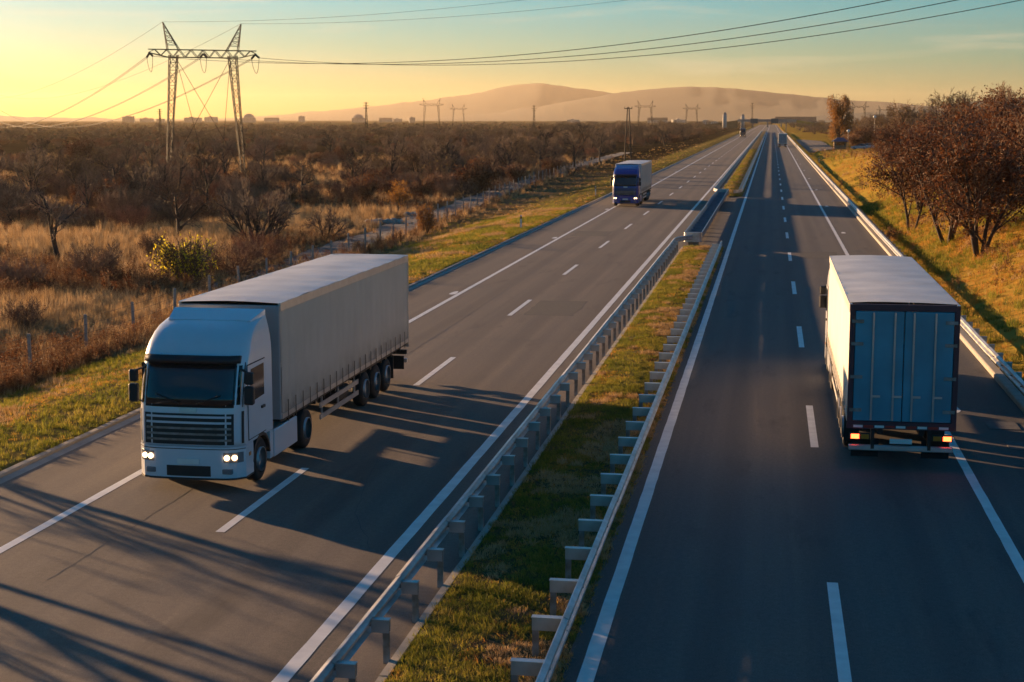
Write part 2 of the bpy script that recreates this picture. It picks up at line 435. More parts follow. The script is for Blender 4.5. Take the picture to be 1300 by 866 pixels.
# ------------------------------------------------------------------ roads
ROAD_END = 2300.0
def sheet(name, x0, x1, y0, y1, z, mat, parent=None, nseg=1):
    ys = np.linspace(y0, y1, nseg+1); V = [(x, y, z) for y in ys for x in (x0, x1)]
    F = [(2*i, 2*i+1, 2*i+3, 2*i+2) for i in range(nseg)]
    return link(name, nmesh(name, V, F, mat), parent)
road_l = sheet('road', -17.72, -4.4, -60, ROAD_END, 0.0, M['asphalt_left'], nseg=40); tag(road_l, kind='structure')
road_r = sheet('road', -4.4, 7.32, -60, ROAD_END, 0.0, M['asphalt_right'], nseg=40); tag(road_r, kind='structure')
Z1 = 0.004
LX = dict(A=-2.58, C=1.28, B=4.83, D=-7.1, E=-10.95, F=-14.72)
def worn_line(name, xc, w, y0, y1, parent, step=3.0):
    """painted edge line with slightly uneven edges"""
    ys = np.concatenate([np.arange(y0, min(y1, 160), .7), np.arange(max(y0,160), y1, 25), [y1]]) if y1 > 160 else np.arange(y0, y1+.01, .7)
    V = []
    for y in ys:
        a, b = rng.uniform(-.006,.006,2); V += [(xc-w/2+a, y, Z1), (xc+w/2+b, y, Z1)]
    n = len(ys); F = [(2*i, 2*i+1, 2*i+3, 2*i+2) for i in range(n-1)]
    return link(name, nmesh(name, V, F, M['paint']), parent)
for k, w, par in (('A',.25,road_r), ('B',.22,road_r), ('D',.25,road_l), ('F',.22,road_l)):
    worn_line('edge_line', LX[k], w, 8, ROAD_END, par)
dash_me = nmesh('lane_dash', [(-.1,0,Z1),(.1,0,Z1),(.1,6,Z1),(-.1,6,Z1)], [(0,1,2,3)], M['paint'])
for i in range(60):
    link('lane_dash', dash_me, road_r, (LX['C'], 4.15+18*i, 0)); link('lane_dash', dash_me, road_l, (LX['E'], 11.7+18*i, 0))
mk = MB(); ring = [(.20*math.cos(a)*(1 if math.sin(a) < 0 else .75), .75*math.sin(a), Z1) for a in np.linspace(0, 2*math.pi, 14, endpoint=False)]
mk.add(ring, [tuple(range(14))]); mark_me = mk.mesh('distance_mark', M['paint'])
for i in range(16):
    link('distance_mark', mark_me, road_r, (5.42, 46.4+36*i, 0)); link('distance_mark', mark_me, road_l, (-15.04, 38+36*i, 0))
# pale gutter strip at the left road edge, its kerb, the kerb under the right guardrail
sheet('gutter_strip', -17.72, -17.42, 0, 900, Z1, M['concrete'], road_l, 30)
def kerb_run(name, prof, y0, y1, seg, mat, par, n_ind):
    me = MB().prism(prof, 'y', .006, seg-.006); me = me.mesh(name, mat); fixn(me)
    y = y0; k = 0
    while y < y1 and k < n_ind: link(name, me, par, (0, y, rng.uniform(-.006,.006))); y += seg; k += 1
    if y < y1:
        o = MB().prism(prof, 'y', y, y1).obj(name, mat, par); o['kind'] = 'stuff'
kerb_run('kerb_stone', [(-17.92,-.1),(-17.74,-.1),(-17.74,.045),(-17.77,.065),(-17.92,.065)], 18, 1100, 2.0, M['kerb'], road_l, 90)
kerb_run('kerb_stone', [(7.33,-.1),(7.62,-.1),(7.62,.17),(7.37,.17),(7.33,.14)], 18, 1100, 2.0, M['kerb'], road_r, 110)
# sealed cracks and joints across the asphalt
def crack(par, pts, w):
    P = []
    for i in range(len(pts)-1):
        a, b = np.array(pts[i]), np.array(pts[i+1]); n = max(2, int(np.linalg.norm(b-a)/.35))
        for k in range(n): P.append(a+(b-a)*k/n)
    P.append(np.array(pts[-1])); P = np.array(P); P[:,1] += rng.normal(0,.035,len(P)); P[:,0] += rng.normal(0,.015,len(P))
    V = []; 
    for i, q in enumerate(P):
        d = P[min(i+1,len(P)-1)]-P[max(i-1,0)]; nn = np.array([-d[1], d[0]])/ (np.linalg.norm(d)+1e-6); ww = w*rng.uniform(.5,1.2)
        V += [(*(q-nn*ww/2), .0025), (*(q+nn*ww/2), .0025)]
    F = [(2*i, 2*i+1, 2*i+3, 2*i+2) for i in range(len(P)-1)]
    link('sealed_crack', nmesh('sealed_crack', V, F, M['tar']), par)
crack(road_r, [(-2.3,80),(1,80.6),(4.6,80.3)], .03); crack(road_r, [(-2.3,55),(1.0,55.6)], .022); crack(road_r, [(-2.4,121),(4.7,121.8)], .04)
crack(road_r, [(5.1,52),(5.6,47),(6.9,45.5)], .03)
crack(road_l, [(-7.6,29),(-8.6,31.6),(-9.2,35),(-9.6,38)], .018)
crack(road_l, [(-17,58),(-11,58.6),(-7.3,58.2)], .04); crack(road_l, [(-17,90),(-7.3,90.8)], .05); crack(road_l, [(-12.9,26),(-12.7,60),(-12.9,110)], .02)
M['patch'] = simple('asphalt_patch', (.15,.145,.14), .85, var=.3, scale=5)
# shoulder drain slabs on the right, just past the near truck
for (X, Y) in ((6.45,43.9),(6.62,41.2)):
    o = MB().box(X-.42, X+.42, Y-.55, Y+.55, .001, .016).obj('drain_cover', M['patch'], road_r)

# repaired patches in the asphalt
M['patch_dark'] = simple('repair_asphalt', (.07,.066,.062), .85, var=.3, scale=6, bmp=.3)
for par, x0, x1, y0, y1 in ((road_l,-10.4,-8.2,66,71.5), (road_l,-14.2,-11.6,112,117), (road_r,1.9,4.2,96,101), (road_l,-17.2,-15.3,47,49.4)):
    ys_ = np.linspace(y0, y1, 9); V = [(x + rng.normal(0,.03), y, .002) for y in ys_ for x in (x0, x1)]
    link('asphalt_patch', nmesh('asphalt_patch', V, [(2*i, 2*i+1, 2*i+3, 2*i+2) for i in range(8)], M['patch_dark']), par)

# ------------------------------------------------------------------ median strips
def median(y0, y1, r0, r1):
    xs = np.array([-5.52,-5.45,-5.2,-4.8,-4.4,-4.0,-3.6,-3.25,-3.05,-2.92]); ys = axis(y0, y1, y0, max(110, y0+20), .5, 1.08)
    ys = np.unique(np.clip(ys, y0, y1))
    X, Y = np.meshgrid(xs, ys)
    X = X + (vnoise(Y*1.3, X*0+3, 5)-.5)*.16*(X > -3.1)
    pz = np.interp(X, [-5.52,-5.45,-4.4,-3.1,-2.92], [.02,.05,.11,.05,-.02])
    Z = pz + (vnoise(X*2.2, Y*2.2, 6)-.5)*.07*np.where(X > -2.95, 0, 1)
    # rounded ends
    cx = -4.32
    X = cx + (X-cx)*np.clip(np.sqrt(np.clip((Y-y0)/max(r0,.01),0,1))*1 if r0 else 1, .05, 1)*np.clip(np.sqrt(np.clip((y1-Y)/max(r1,.01),0,1)) if r1 else 1, .05, 1)
    n, mm = len(xs), len(ys); i_ = (np.arange(mm-1)[:,None]*n+np.arange(n-1)[None,:]).ravel()
    F = np.stack([i_, i_+1, i_+1+n, i_+n], -1)
    o = link('median_strip', nmesh('median_strip', np.stack([X,Y,Z],-1).reshape(-1,3), F, M['median_soil'], True)); tag(o, kind='structure'); return o
m, t, p, o = nt_new('median_soil')
tc = t.nodes.new('ShaderNodeTexCoord').outputs['Object']
f1 = ramp(t, noise(t, .8, tc, 5, .65), .35, .65); f2 = ramp(t, noise(t, 7, tc, 5, .7), .3, .7)
c = mix(t, f1, (.05,.06,.02), (.15,.10,.045)); c = mix(t, f2, c, (.06,.048,.026))
t.links.new(c, p.inputs['Base Color']); p.inputs['Roughness'].default_value = .95; p.inputs['Specular IOR Level'].default_value = .1; bump(t, p, f2, .8, .05)
M['median_soil'] = m
med1 = median(4, 103.5, 0, 3.0); med2 = median(170, 1100, 5.0, 0)
kerb_run('kerb_stone', [(-5.66,-.05),(-5.52,-.05),(-5.52,.055),(-5.66,.05)], 16, 102, 3.0, M['kerb'], med1, 60)

# ------------------------------------------------------------------ hills
def hill(prof, dist, depth, label_mat, seed, amp=.07):
    px_ = np.arange(prof[0][0], prof[-1][0]+.1, 5.0)
    py_ = np.interp(px_, [q[0] for q in prof], [q[1] for q in prof]); k = np.ones(9)/9
    pad = np.pad(py_, 4, mode='edge'); py_ = np.convolve(pad, k, 'valid')
    py_ = py_ + (vnoise(px_/9, px_*0, seed)-.5)*1.2 + (vnoise(px_/30, px_*0, seed+1)-.5)*2.0
    top = [pix_at(a, b, dist) for a, b in zip(px_, py_)]
    rows = np.concatenate([np.linspace(-1, 0, 16), np.linspace(.1, .7, 6)]); V = []
    for s_ in rows:
        for j, P in enumerate(top):
            k = (dist + s_*depth)/dist; h = max(P.z, 1.0)
            prof_s = (1-abs(s_))**1.25 if s_ <= 0 else (1-s_/.7)**1.1
            e = min(1, j/14.0, (len(top)-1-j)/14.0)
            n = (vnoise(px_[j]/26+s_*1.5, s_*5, seed+2)-.5)*amp*2*(1-abs(2*abs(s_)-1))*(1 if s_ < 0 else 0)
            V.append((P.x*k, P.y*k, -2.5 + (h+2.5)*max(0, prof_s*(1+n) ) * (1 if True else e)))
    n, mm = len(px_), len(rows); i_ = (np.arange(mm-1)[:,None]*n+np.arange(n-1)[None,:]).ravel()
    o = link('hill', nmesh('hill', V, np.stack([i_, i_+1, i_+1+n, i_+n], -1), label_mat, True)); tag(o, kind='structure'); return o
M['hill'] = simple('hill_forest', (.035,.04,.03), .95, var=.3, scale=.004, col2=(.022,.025,.02))
hill([(150,152),(300,150),(350,146),(420,140),(500,132),(560,125),(610,117),(635,112),(652,105.5),(668,104.5),(684,107.5),(700,106),(720,110),(755,116),(800,121),(900,130),(1000,140),(1100,150)], 13500, 4200, M['hill'], 3)
hill([(500,151),(620,144),(700,133),(760,122),(800,116),(830,112.5),(870,110),(905,110),(940,113),(985,118),(1050,125),(1110,129),(1170,133),(1260,138),(1400,143),(1500,149)], 10500, 3200, M['hill'], 11)
hill([(-400,146),(-200,143),(-60,146),(40,148),(120,150),(220,151)], 8500, 1800, M['hill'], 19)
hill([(1020,149),(1100,143),(1150,138),(1200,133),(1250,127),(1300,123),(1380,119),(1500,117),(1700,124)], 5200, 1500, M['hill'], 27)

# ------------------------------------------------------------------ haze
hb = MB().box(-9800, 9800, -90, 18600, -6.0, 300.0).obj('haze', None); tag(hb, kind='stuff')
m = bpy.data.materials.new('haze'); m.use_nodes = True; t = m.node_tree; t.nodes.clear()
oo = t.nodes.new('ShaderNodeOutputMaterial'); pv = t.nodes.new('ShaderNodeVolumePrincipled')
pv.inputs['Color'].default_value = (.92,.77,.54,1); pv.inputs['Density'].default_value = 0.36e-4; pv.inputs['Anisotropy'].default_value = .5
t.links.new(pv.outputs[0], oo.inputs['Volume']); hb.data.materials.append(m)
# ------------------------------------------------------------------ guardrails
def w_prof(xf, s, zc=.60):
    """W-beam section: xf = face nearest the traffic, s = +1 when the back lies towards +X"""
    a = [(.08,-.16),(.0,-.12),(.0,-.07),(.075,-.02),(.075,.02),(.0,.07),(.0,.12),(.08,.16)]
    b = [(x+.014, z) for x, z in reversed(a)]
    return [(xf + s*x, zc + z) for x, z in a + b]
def guardrail(label, xf, s, y0, y1, group, phase=0.0, n_ind=45, spacer=.40, ends=(), zb=0.0):
    root = thing('guardrail', label, 'guardrail', (xf, y0, 0), 0, group)
    L = 4.0; me = MB().prism(w_prof(0, s, .60+zb), 'y', 0, L+.02).mesh('rail_beam', M['galv']); fixn(me)
    n = int((y1-y0)/L); k_ind = min(n, n_ind//2)
    for k in range(k_ind):
        o = link('rail_beam', me, root, (rng.uniform(-.004,.004) + (s*.004 if k % 2 else 0), k*L, rng.uniform(-.008,.008)))
    if n > k_ind:
        o = MB().prism(w_prof(0, s, .60+zb), 'y', k_ind*L+.02, y1-y0).obj('rail_beam', M['galv'], root)
    # spacer arm: a steel channel from beam to post; post: C section driven in the ground
    a, b = s*.1, s*(.1+spacer)
    sp = MB(); x0, x1 = min(a,b), max(a,b)
    sp.box(x0, x1, -.07, .07, .70, .712); sp.box(x0+.01, x1-.01, -.06, -.048, .50, .6995); sp.box(x0+.01, x1-.01, .048, .06, .52, .6995); sp.box(x0+.01, x1-.01, -.0475, .0475, .50, .508)
    spm = sp.mesh('spacer_arm', M['galv']); fixn(spm)
    pc = s*(.1+spacer-.06); po = MB(); po.box(pc-.05, pc+.05, -.035, -.027, -.25, .698); po.box(pc-.05, pc-.042, -.0265, .03, -.25, .698); po.box(pc+.042, pc+.05, -.0265, .03, -.25, .698)
    pom = po.mesh('post', M['galv_dull']); fixn(pom)
    bo = MB().cyl((s*.05, 0, .6), (1,0,0), .018, .09, 6).mesh('bolt', M['galv_dull'])
    Y = phase; k = 0; far_s, far_p = MB(), MB()
    while Y < y1 - y0:
        if k < n_ind:
            q = link('post', pom, root, (0, Y, rng.uniform(-.01,.01))); q.rotation_euler = (rng.normal(0,.008), rng.normal(0,.008), 0)
            a_ = link('spacer_arm', spm, root, (0, Y, rng.uniform(-.004,.004)))
            if k < 12: link('bolt', bo, a_)
        else:
            far_s.box(x0, x1, Y-.07, Y+.07, .5, .71); far_p.box(pc-.05, pc+.05, Y-.04, Y+.04, -.2, .498)
        Y += 2.0; k += 1
    if far_p.v:
        tag(far_p.obj('post', M['galv_dull'], root), kind='stuff'); tag(far_s.obj('spacer_arm', M['galv'], root), kind='stuff')
    for pts in ends:      # bent terminal pieces, in local metres
        e = MB(); zc = .6; pr = [(-.014,-.16),(.014,-.16),(.05,-.09),(.014,0),(.05,.09),(.014,.16),(-.014,.16)]
        P = [Vector((x, y, z)) for x, y, z in pts]; V = []
        for i, c_ in enumerate(P):
            d = (P[min(i+1,len(P)-1)]-P[max(i-1,0)]); d.z = 0; d.normalize(); nn = Vector((d.y,-d.x,0))
            for u, w in pr: V.append(c_ + nn*u + Vector((0,0,w)))
        n_ = len(pr); F = [(i*n_+j, i*n_+(j+1)%n_, (i+1)*n_+(j+1)%n_, (i+1)*n_+j) for i in range(len(P)-1) for j in range(n_)]
        F += [tuple(range(n_)), tuple((len(P)-1)*n_+j for j in range(n_))]
        e.add(V, F).obj('end_terminal', M['galv'], root)
    return root
def bend(x0, y0, x1, y1, n=8, z0=.6, z1=.6):
    return [(x0 + (x1-x0)*(t_**2), y0 + (y1-y0)*t_, z0+(z1-z0)*t_**2) for t_ in np.linspace(0, 1, n)]
guardrail('steel guardrail with spacer arms along left edge of the near grassy median', -6.05, 1, 16.7, 100.7, 'median guardrails', 2.0, spacer=.30,
          ends=[bend(.04, 84, 1.0, 87.5)], zb=.05)
guardrail('steel guardrail along right edge of the near grassy median, seen edge-on', -2.93, -1, 15.2, 99.2, 'median guardrails', 2.0, spacer=.48, zb=-.04,
          ends=[bend(-.04, 84, -.25, 88.5, z0=.56, z1=.05)])
guardrail('long steel guardrail on left edge of far median, beyond the crossover gap', -6.25, 1, 176.5, 1000, 'median guardrails', 1.0, 40,
          ends=[bend(.04, 0, 1.0, -5)])
guardrail('long steel guardrail on right edge of far median, beyond the crossover gap', -2.98, -1, 175.5, 1000, 'median guardrails', 1.0, 40,
          ends=[bend(-.04, 0, -.9, -5)])
guardrail('sunlit steel guardrail at the foot of the right-hand grass bank', 7.36, 1, 30, 900, None, 1.0, 110, .26)

# movable trough barrier that closes the crossover gap
tb = thing('crossover_barrier', 'long open-topped blue-grey steel barrier closing the gap in the median', 'barrier', (-5.0, 104.6, 0))
M['barrier_blue'] = simple('barrier_steel', (.17,.27,.36), .45, .3, var=.25, scale=2)
sec = MB()
for sgn in (-1, 1): sec.prism([(sgn*.46,.28),(sgn*.485,.28),(sgn*.555,.86),(sgn*.60,.86),(sgn*.60,.885),(sgn*.53,.885)], 'y', .02, 8.2)
sec.box(-.459, .459, .02, 8.2, .28, .30)
for yy in (1.5, 4.1, 6.7): sec.box(-.455, .455, yy-.04, yy+.04, .301, .62)
secm = sec.mesh('barrier_section', M['barrier_blue']); fixn(secm)
legm = MB().box(-.35,.35,-.06,.06,0.002,.279).mesh('foot', M['galv_dull']); fixn(legm)
for k in range(8):
    link('barrier_section', secm, tb, (-.0*k, k*8.22, 0))
    for yy in (.6, 4.3): link('foot', legm, tb, (0, k*8.22+yy, 0))
ec = MB(); prof = [(math.cos(a)*.6, -.28*math.sin(a)) for a in np.linspace(0, math.pi, 9)]
ec.prism(prof, 'z', .26, .9); ec.obj('end_cap', M['galv'], tb)
ec2 = MB(); ec2.prism([(x, 65.78 - y) for x, y in prof], 'z', .26, .9); ec2.obj('end_cap', M['galv'], tb)
refl = MB().box(-.56,-.36,-.27,-.255,.5,.7).obj('reflector', M['plate'], tb); refl.location = (0,-.0,0)

# ------------------------------------------------------------------ fence, path, verge posts
def fence_x(Y): return np.interp(Y, [30, 68, 158, 225, 330, 420], [-26.2,-27.4,-31.0,-34.5,-37,-39])
py = np.concatenate([np.arange(-20, 200, 2.0), np.arange(200, 460, 6.0)]); V = []
for y in py:
    for k, off in enumerate((-4.3,-3.3,-2.4,-1.5,-.7)):
        x = fence_x(y)+off+(vnoise(y/3.0, k, 8)-.5)*.5; V.append((x, y, float(gz(x, y))+.05+(.03 if k == 2 else 0)))
n = 5; F = [(i*n+j, i*n+j+1, (i+1)*n+j+1, (i+1)*n+j) for i in range(len(py)-1) for j in range(n-1)]
M['path'] = simple('dirt_track', (.22,.185,.155), .95, var=.35, scale=.9, bmp=.5)
o = link('path', nmesh('path', V, F, M['path'], True)); tag(o, kind='structure')
fence = thing('wire_fence', 'wire fence on thin concrete posts beside the dirt track', 'fence', (-27,40,-1.2))
fence.location = (0,0,0)
fp = MB(); fp.bbox(-.06,.06,-.05,.05,-.4,1.75,.012); fpm = fp.mesh('post', M['concrete']); fixn(fpm)
fys = list(np.arange(17.2, 330, 5.2)); tops = []
for y in fys:
    x = float(fence_x(y)); z = float(gz(x, y)); o = link('post', fpm, fence, (x, y, z)); o.rotation_euler = (rng.normal(0,.025), rng.normal(0,.025), rng.uniform(0,.4)); tops.append((x,y,z))
for hgt in (.3,.65,1.0,1.35,1.65):
    pts = []
    for i, (x,y,z) in enumerate(tops):
        pts.append((x+.06,y,z+hgt))
        if i < len(tops)-1: q = tops[i+1]; pts.append(((x+q[0])/2+.06,(y+q[1])/2,(z+q[2])/2+hgt-.03))
    MB().tube(pts, .008, 3, False).obj('wire', M['cable'], fence)
def delineator(x, y, label):
    z = float(gz(x, y)); r = thing('verge_post', label, 'marker post', (x, y, z), 0, 'white marker posts on the verge')
    MB().prism([(-.06,-.05),(.06,-.05),(.05,.05),(-.05,.05)], 'z', -.2, 1.0).obj('shaft', M['plate'], r)
    MB().prism([(-.063,-.053),(.063,-.053),(.053,.053),(-.053,.053)], 'z', .72, .90).obj('black_band', M['black_plastic'], r)
    MB().box(-.025,.025,-.06,-.0535,.75,.87).obj('reflector', M['amber'], r)
delineator(-18.9, 119, 'white marker post standing on the left verge nearest the camera')
delineator(-19.0, 172, 'white marker post on the left verge, just before the blue truck')
delineator(-19.0, 225, 'white marker post on the left verge behind the blue truck')
delineator(8.9, 300, 'white marker post right of the guardrail before the lay-by')

# ------------------------------------------------------------------ power line
UD = Vector((-.545,.839,0)).normalized(); VD = Vector((UD.y, -UD.x, 0))
PYL = pix(262, 221, -1.3)
def lat_leg(mb, a, b, w0, w1, nb, r=.05):
    """four-chord lattice column from a (width w0) to b (width w1)"""
    a, b = Vector(a), Vector(b); cor = [(-1,-1),(1,-1),(1,1),(-1,1)]
    def C(t_, k): w = w0 + (w1-w0)*t_; p_ = a.lerp(b, t_); return p_ + Vector((cor[k][0]*w/2, cor[k][1]*w/2, 0))
    for k in range(4): mb.bar(C(0,k), C(1,k), r*1.5)
    for i in range(nb):
        t0, t1 = i/nb, (i+1)/nb
        for k in range(4):
            k2 = (k+1) % 4
            mb.bar(C(t0,k), C(t1,k2), r*.8) if (i+k) % 2 else mb.bar(C(t0,k2), C(t1,k), r*.8)
        if i: 
            for k in range(4): mb.bar(C(t0,k), C(t0,(k+1)%4), r*.7)
def make_pylon(detail=True, r=.06):
    """portal pylon; local x runs along the crossarm, y along the line"""
    parts = {}
    H = 21.6
    for i, sgn in enumerate((-1, 1)):
        mb = MB(); lat_leg(mb, (sgn*6.7, 0, -.3), (sgn*5.2, 0, H-.9), .55, 1.35, 16 if detail else 6, r); parts['leg%d' % i] = mb
        mb = MB(); t_ = Vector((sgn*6.9, 0, H+4.7)); b_ = [Vector((sgn*5.2+dx, dy, H)) for dx in (-1.0,1.0) for dy in (-.6,.6)]
        for q in b_: mb.bar(q, t_, r*1.3)
        for i_ in range(1, 6 if detail else 3):
            f = i_/(6 if detail else 3); qs = [q.lerp(t_, f) for q in (b_[0], b_[1], b_[3], b_[2])]; f2 = (i_+1)/(6 if detail else 3)
            q2 = [q.lerp(t_, min(f2,.97)) for q in (b_[0], b_[1], b_[3], b_[2])]
            for k in range(4): mb.bar(qs[k], qs[(k+1)%4], r*.7); mb.bar(qs[k], q2[(k+1)%4], r*.7)
        parts['peak%d' % i] = mb
    mb = MB(); xs = np.linspace(-9.5, 9.5, 19 if detail else 9)
    def hh(x): return .55 + .75*min(1, (9.5-abs(x))/3.2)
    def ww(x): return .25 + .85*min(1, (9.5-abs(x))/3.6)
    for i in range(len(xs)-1):
        a, b = xs[i], xs[i+1]
        for sy in (-1, 1):
            mb.bar((a, sy*ww(a)/2, H), (b, sy*ww(b)/2, H), r*1.4); mb.bar((a, sy*ww(a)/2, H-hh(a)), (b, sy*ww(b)/2, H-hh(b)), r*1.4)
            mb.bar((a, sy*ww(a)/2, H if i % 2 else H-hh(a)), (b, sy*ww(b)/2, H-hh(b) if i % 2 else H), r)
        for zf in (0, 1): mb.bar((a, -ww(a)/2, H-zf*hh(a)), (b, ww(b)/2, H-zf*hh(b)), r*.8); mb.bar((a, -ww(a)/2, H-zf*hh(a)), (a, ww(a)/2, H-zf*hh(a)), r*.8)
    parts['crossarm'] = mb
    return parts, H
def portal(loc, label, detail, group=None, r=.06, scale=1.0, rz=None):
    rz = math.atan2(VD.y, VD.x) if rz is None else rz
    pr, H = make_pylon(detail, r)
    root = thing('electricity_pylon', label, 'pylon', loc, rz, group); root.scale = (scale,)*3
    for i in (0, 1):
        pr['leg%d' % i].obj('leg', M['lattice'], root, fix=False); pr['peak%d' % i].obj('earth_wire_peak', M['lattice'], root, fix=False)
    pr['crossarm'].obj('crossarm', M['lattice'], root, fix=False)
    return root
py0 = portal(PYL, 'large two-legged lattice pylon standing in the scrub on the left', True, None, .105)
H = 21.6
for sgn in (-1, 1):       # crossed stay cables
    MB().tube([(sgn*4.8, 0, H-1.4), (-sgn*6.5, .4*sgn, .4)], .045, 4).obj('stay_cable', M['cable'], py0)
    MB().tube([(sgn*4.8, 0, H-1.4), (sgn*1.2, -6, .2)], .045, 4).obj('stay_cable', M['cable'], py0)
PH = (-9.3, 0.0, 9.3)
def world_of(lx, ly, lz): return PYL + VD*lx + UD*ly + Vector((0,0,lz))
for px_ in PH:
    for sgn in (-1, 1):
        ins = MB(); a, b = Vector((px_, .3*sgn, H-.7)), Vector((px_, 2.6*sgn, H-1.25)); n_ = 13
        for i in range(n_):
            c_ = a.lerp(b, (i+.5)/n_); ins.tube([c_-(b-a).normalized()*.05, c_+(b-a).normalized()*.05], [.19,.10], 8)
        ins.tube([a, b], .05, 5); ins.obj('insulator_string', M['insulator'], py0)
    lp = [(px_ + .15*math.sin(t_*math.pi), -2.6+5.2*t_, H-1.3-2.6*(4*t_*(1-t_))**.8) for t_ in np.linspace(0, 1, 15)]
    MB().tube(lp, .045, 5).obj('jumper_loop', M['cable'], py0)
def cable(label, p0, p1, sag, r, twin, group):
    root = thing('power_cable', label, 'cable', p0, 0, group)
    d = (p1-p0); side = Vector((-d.y, d.x, 0)).normalized()
    for o_ in ((-.2,.2) if twin else (0,)):
        pts = []
        for t_ in np.linspace(0, 1, 60):
            q = d*t_ + side*o_; q.z -= 4*sag*t_*(1-t_); pts.append(q)
        MB().tube(pts, r, 5).obj('conductor', M['cable'], root)
names = ('left', 'middle', 'right')
NEXT_R, NEXT_L = -330.0, 520.0
for px_, nm in zip(PH, names):
    a = world_of(px_, -2.6, H-1.3); b = PYL + VD*px_ + Vector((math.sin(R(70.6))*155, -math.cos(R(70.6))*155, 30.3))
    cable('twin conductor strung over the motorway from the %s crossarm point of the big pylon' % nm, a, b, 5.8, .036, True, 'conductors of the power line')
    a = world_of(px_, 2.6, H-1.3); b = world_of(px_, NEXT_L, H-1.0)
    cable('twin conductor sloping down to the left horizon from the %s crossarm point' % nm, a, b, 13.5, .05, True, 'conductors of the power line')
for sgn, nm in ((-1,'left'), (1,'right')):
    a = world_of(sgn*6.9, 0, H+4.7)
    cable('thin earth wire over the motorway from the %s peak of the big pylon' % nm, a, PYL + VD*sgn*6.9 + Vector((math.sin(R(70.6))*155, -math.cos(R(70.6))*155, 38.0)), 4.2, .022, False, 'earth wires of the power line')
    cable('thin earth wire going down to the left from the %s pylon peak' % nm, a, world_of(sgn*6.9, NEXT_L, H+4), 9.5, .03, False, 'earth wires of the power line')
# far pylons in the haze
far = [(548,1250,'far portal pylon on the horizon just left of another, left of centre'), (582,1750,'smaller far portal pylon right of its twin, left of centre'),
       (819,1420,'far portal pylon above the wood behind the wooden pole'), (878,1720,'far portal pylon on the horizon left of the carriageways'),
       (1090,1500,'far portal pylon right of the weeping willow'), (1122,2000,'faint far portal pylon right of the willow, farthest right')]
for x, d, lab in far:
    q = pix_at(x, 151, d); portal((q.x, q.y, -1.6), lab, False, 'far portal pylons', .14, 1.0, math.atan2(VD.y, VD.x)-.35)
def mast(x, d, h, label):
    q = pix_at(x, 151, d); root = thing('lattice_mast', label, 'mast', (q.x, q.y, -1.6), 0, 'single lattice masts on the horizon')
    mb = MB(); lat_leg(mb, (0,0,0), (0,0,h), 1.9, .4, 8, .16); mb.obj('shaft', M['lattice'], root, fix=False)
    for k in range(3): MB().bar((-1.7-.5*(k==1), 0, h*.8+k*h*.085), (1.7+.5*(k==1), 0, h*.8+k*h*.085), .3).obj('arm', M['lattice'], root)
mast(465, 1150, 22, 'single lattice mast on horizon far left of the portal pylons'); mast(678, 1300, 21, 'single lattice mast below the mountain peak')
mast(955, 1500, 25, 'single lattice mast above the far end of the carriageways'); mast(203, 1300, 18, 'single lattice mast just left of the big pylon')
# wooden pole
q = pix(797, 206, -1.2); pl = thing('utility_pole', 'dark wooden twin pole in the scrub above the blue truck', 'pole', (q.x, q.y, -1.3))
hp = 12.2
for s_ in (-1, 1): MB().tube([(s_*.75, 0, -.3), (s_*.18, 0, hp)], [.17,.12], 7).obj('shaft', M['wood'], pl)
MB().bar((-.9,0,hp-.25), (.9,0,hp-.25), .16).obj('crossarm', M['wood'], pl); MB().bar((-.55,0,hp*.4), (.55,0,hp*.4), .12).obj('brace', M['wood'], pl)
for s_ in (-.8, 0, .8): MB().cyl((s_,0,hp+.02), (0,0,1), .07, .32, 6).obj('insulator', M['insulator'], pl)

# ------------------------------------------------------------------ the far end: overpass, town
M['bld'] = [simple('plaster_%d' % i, c_, .9, var=.12, scale=.05) for i, c_ in enumerate([(.38,.34,.29),(.30,.28,.26),(.46,.43,.38),(.24,.23,.22)])]
M['bld_win'] = simple('far_window', (.03,.035,.045), .2)
M['bld_roof'] = simple('far_roof', (.14,.085,.06), .9)
ov = thing('overpass', 'grey road overpass crossing the motorway at its far end', 'bridge', (-5, 1650, 0))
MB().box(-30, 30, -5, 5, 5.4, 7.0).obj('deck', M['concrete'], ov)
for s_ in (-1, 1): MB().box(-30, 30, s_*5.0-.12, s_*5.0+.12, 7.01, 8.0).obj('railing', M['galv_dull'], ov)
for x in (-26,-14.3,0.6,14.5,27): MB().box(x-.6, x+.6, -4, 4, -.3, 5.39).obj('pier', M['concrete'], ov)
for s_, nm in ((-1,'l'),(1,'r')): MB().prism([(s_*30,-1.8),(s_*75,-1.8),(s_*75,.5),(s_*30,7)] , 'y', -5.6, 5.6).obj('ramp', M['ground'], ov)
gn = thing('sign_gantry', 'motorway sign gantry spanning the carriageways before the overpass', 'sign', (-5, 1020, 0))
for x in (-14, 14): MB().box(x-.25, x+.25, -.25, .25, -.2, 7.6).obj('post', M['galv_dull'], gn)
MB().box(-14.3, 14.3, -.4, .4, 7.0, 7.9).obj('beam', M['galv_dull'], gn)
M['sign_green'] = simple('sign_face', (.01,.10,.12), .5)
for x in (-8.5, 4.5): MB().box(x, x+4.6, -.75, -.6, 5.6, 8.6).obj('sign_panel', M['sign_green'], gn)

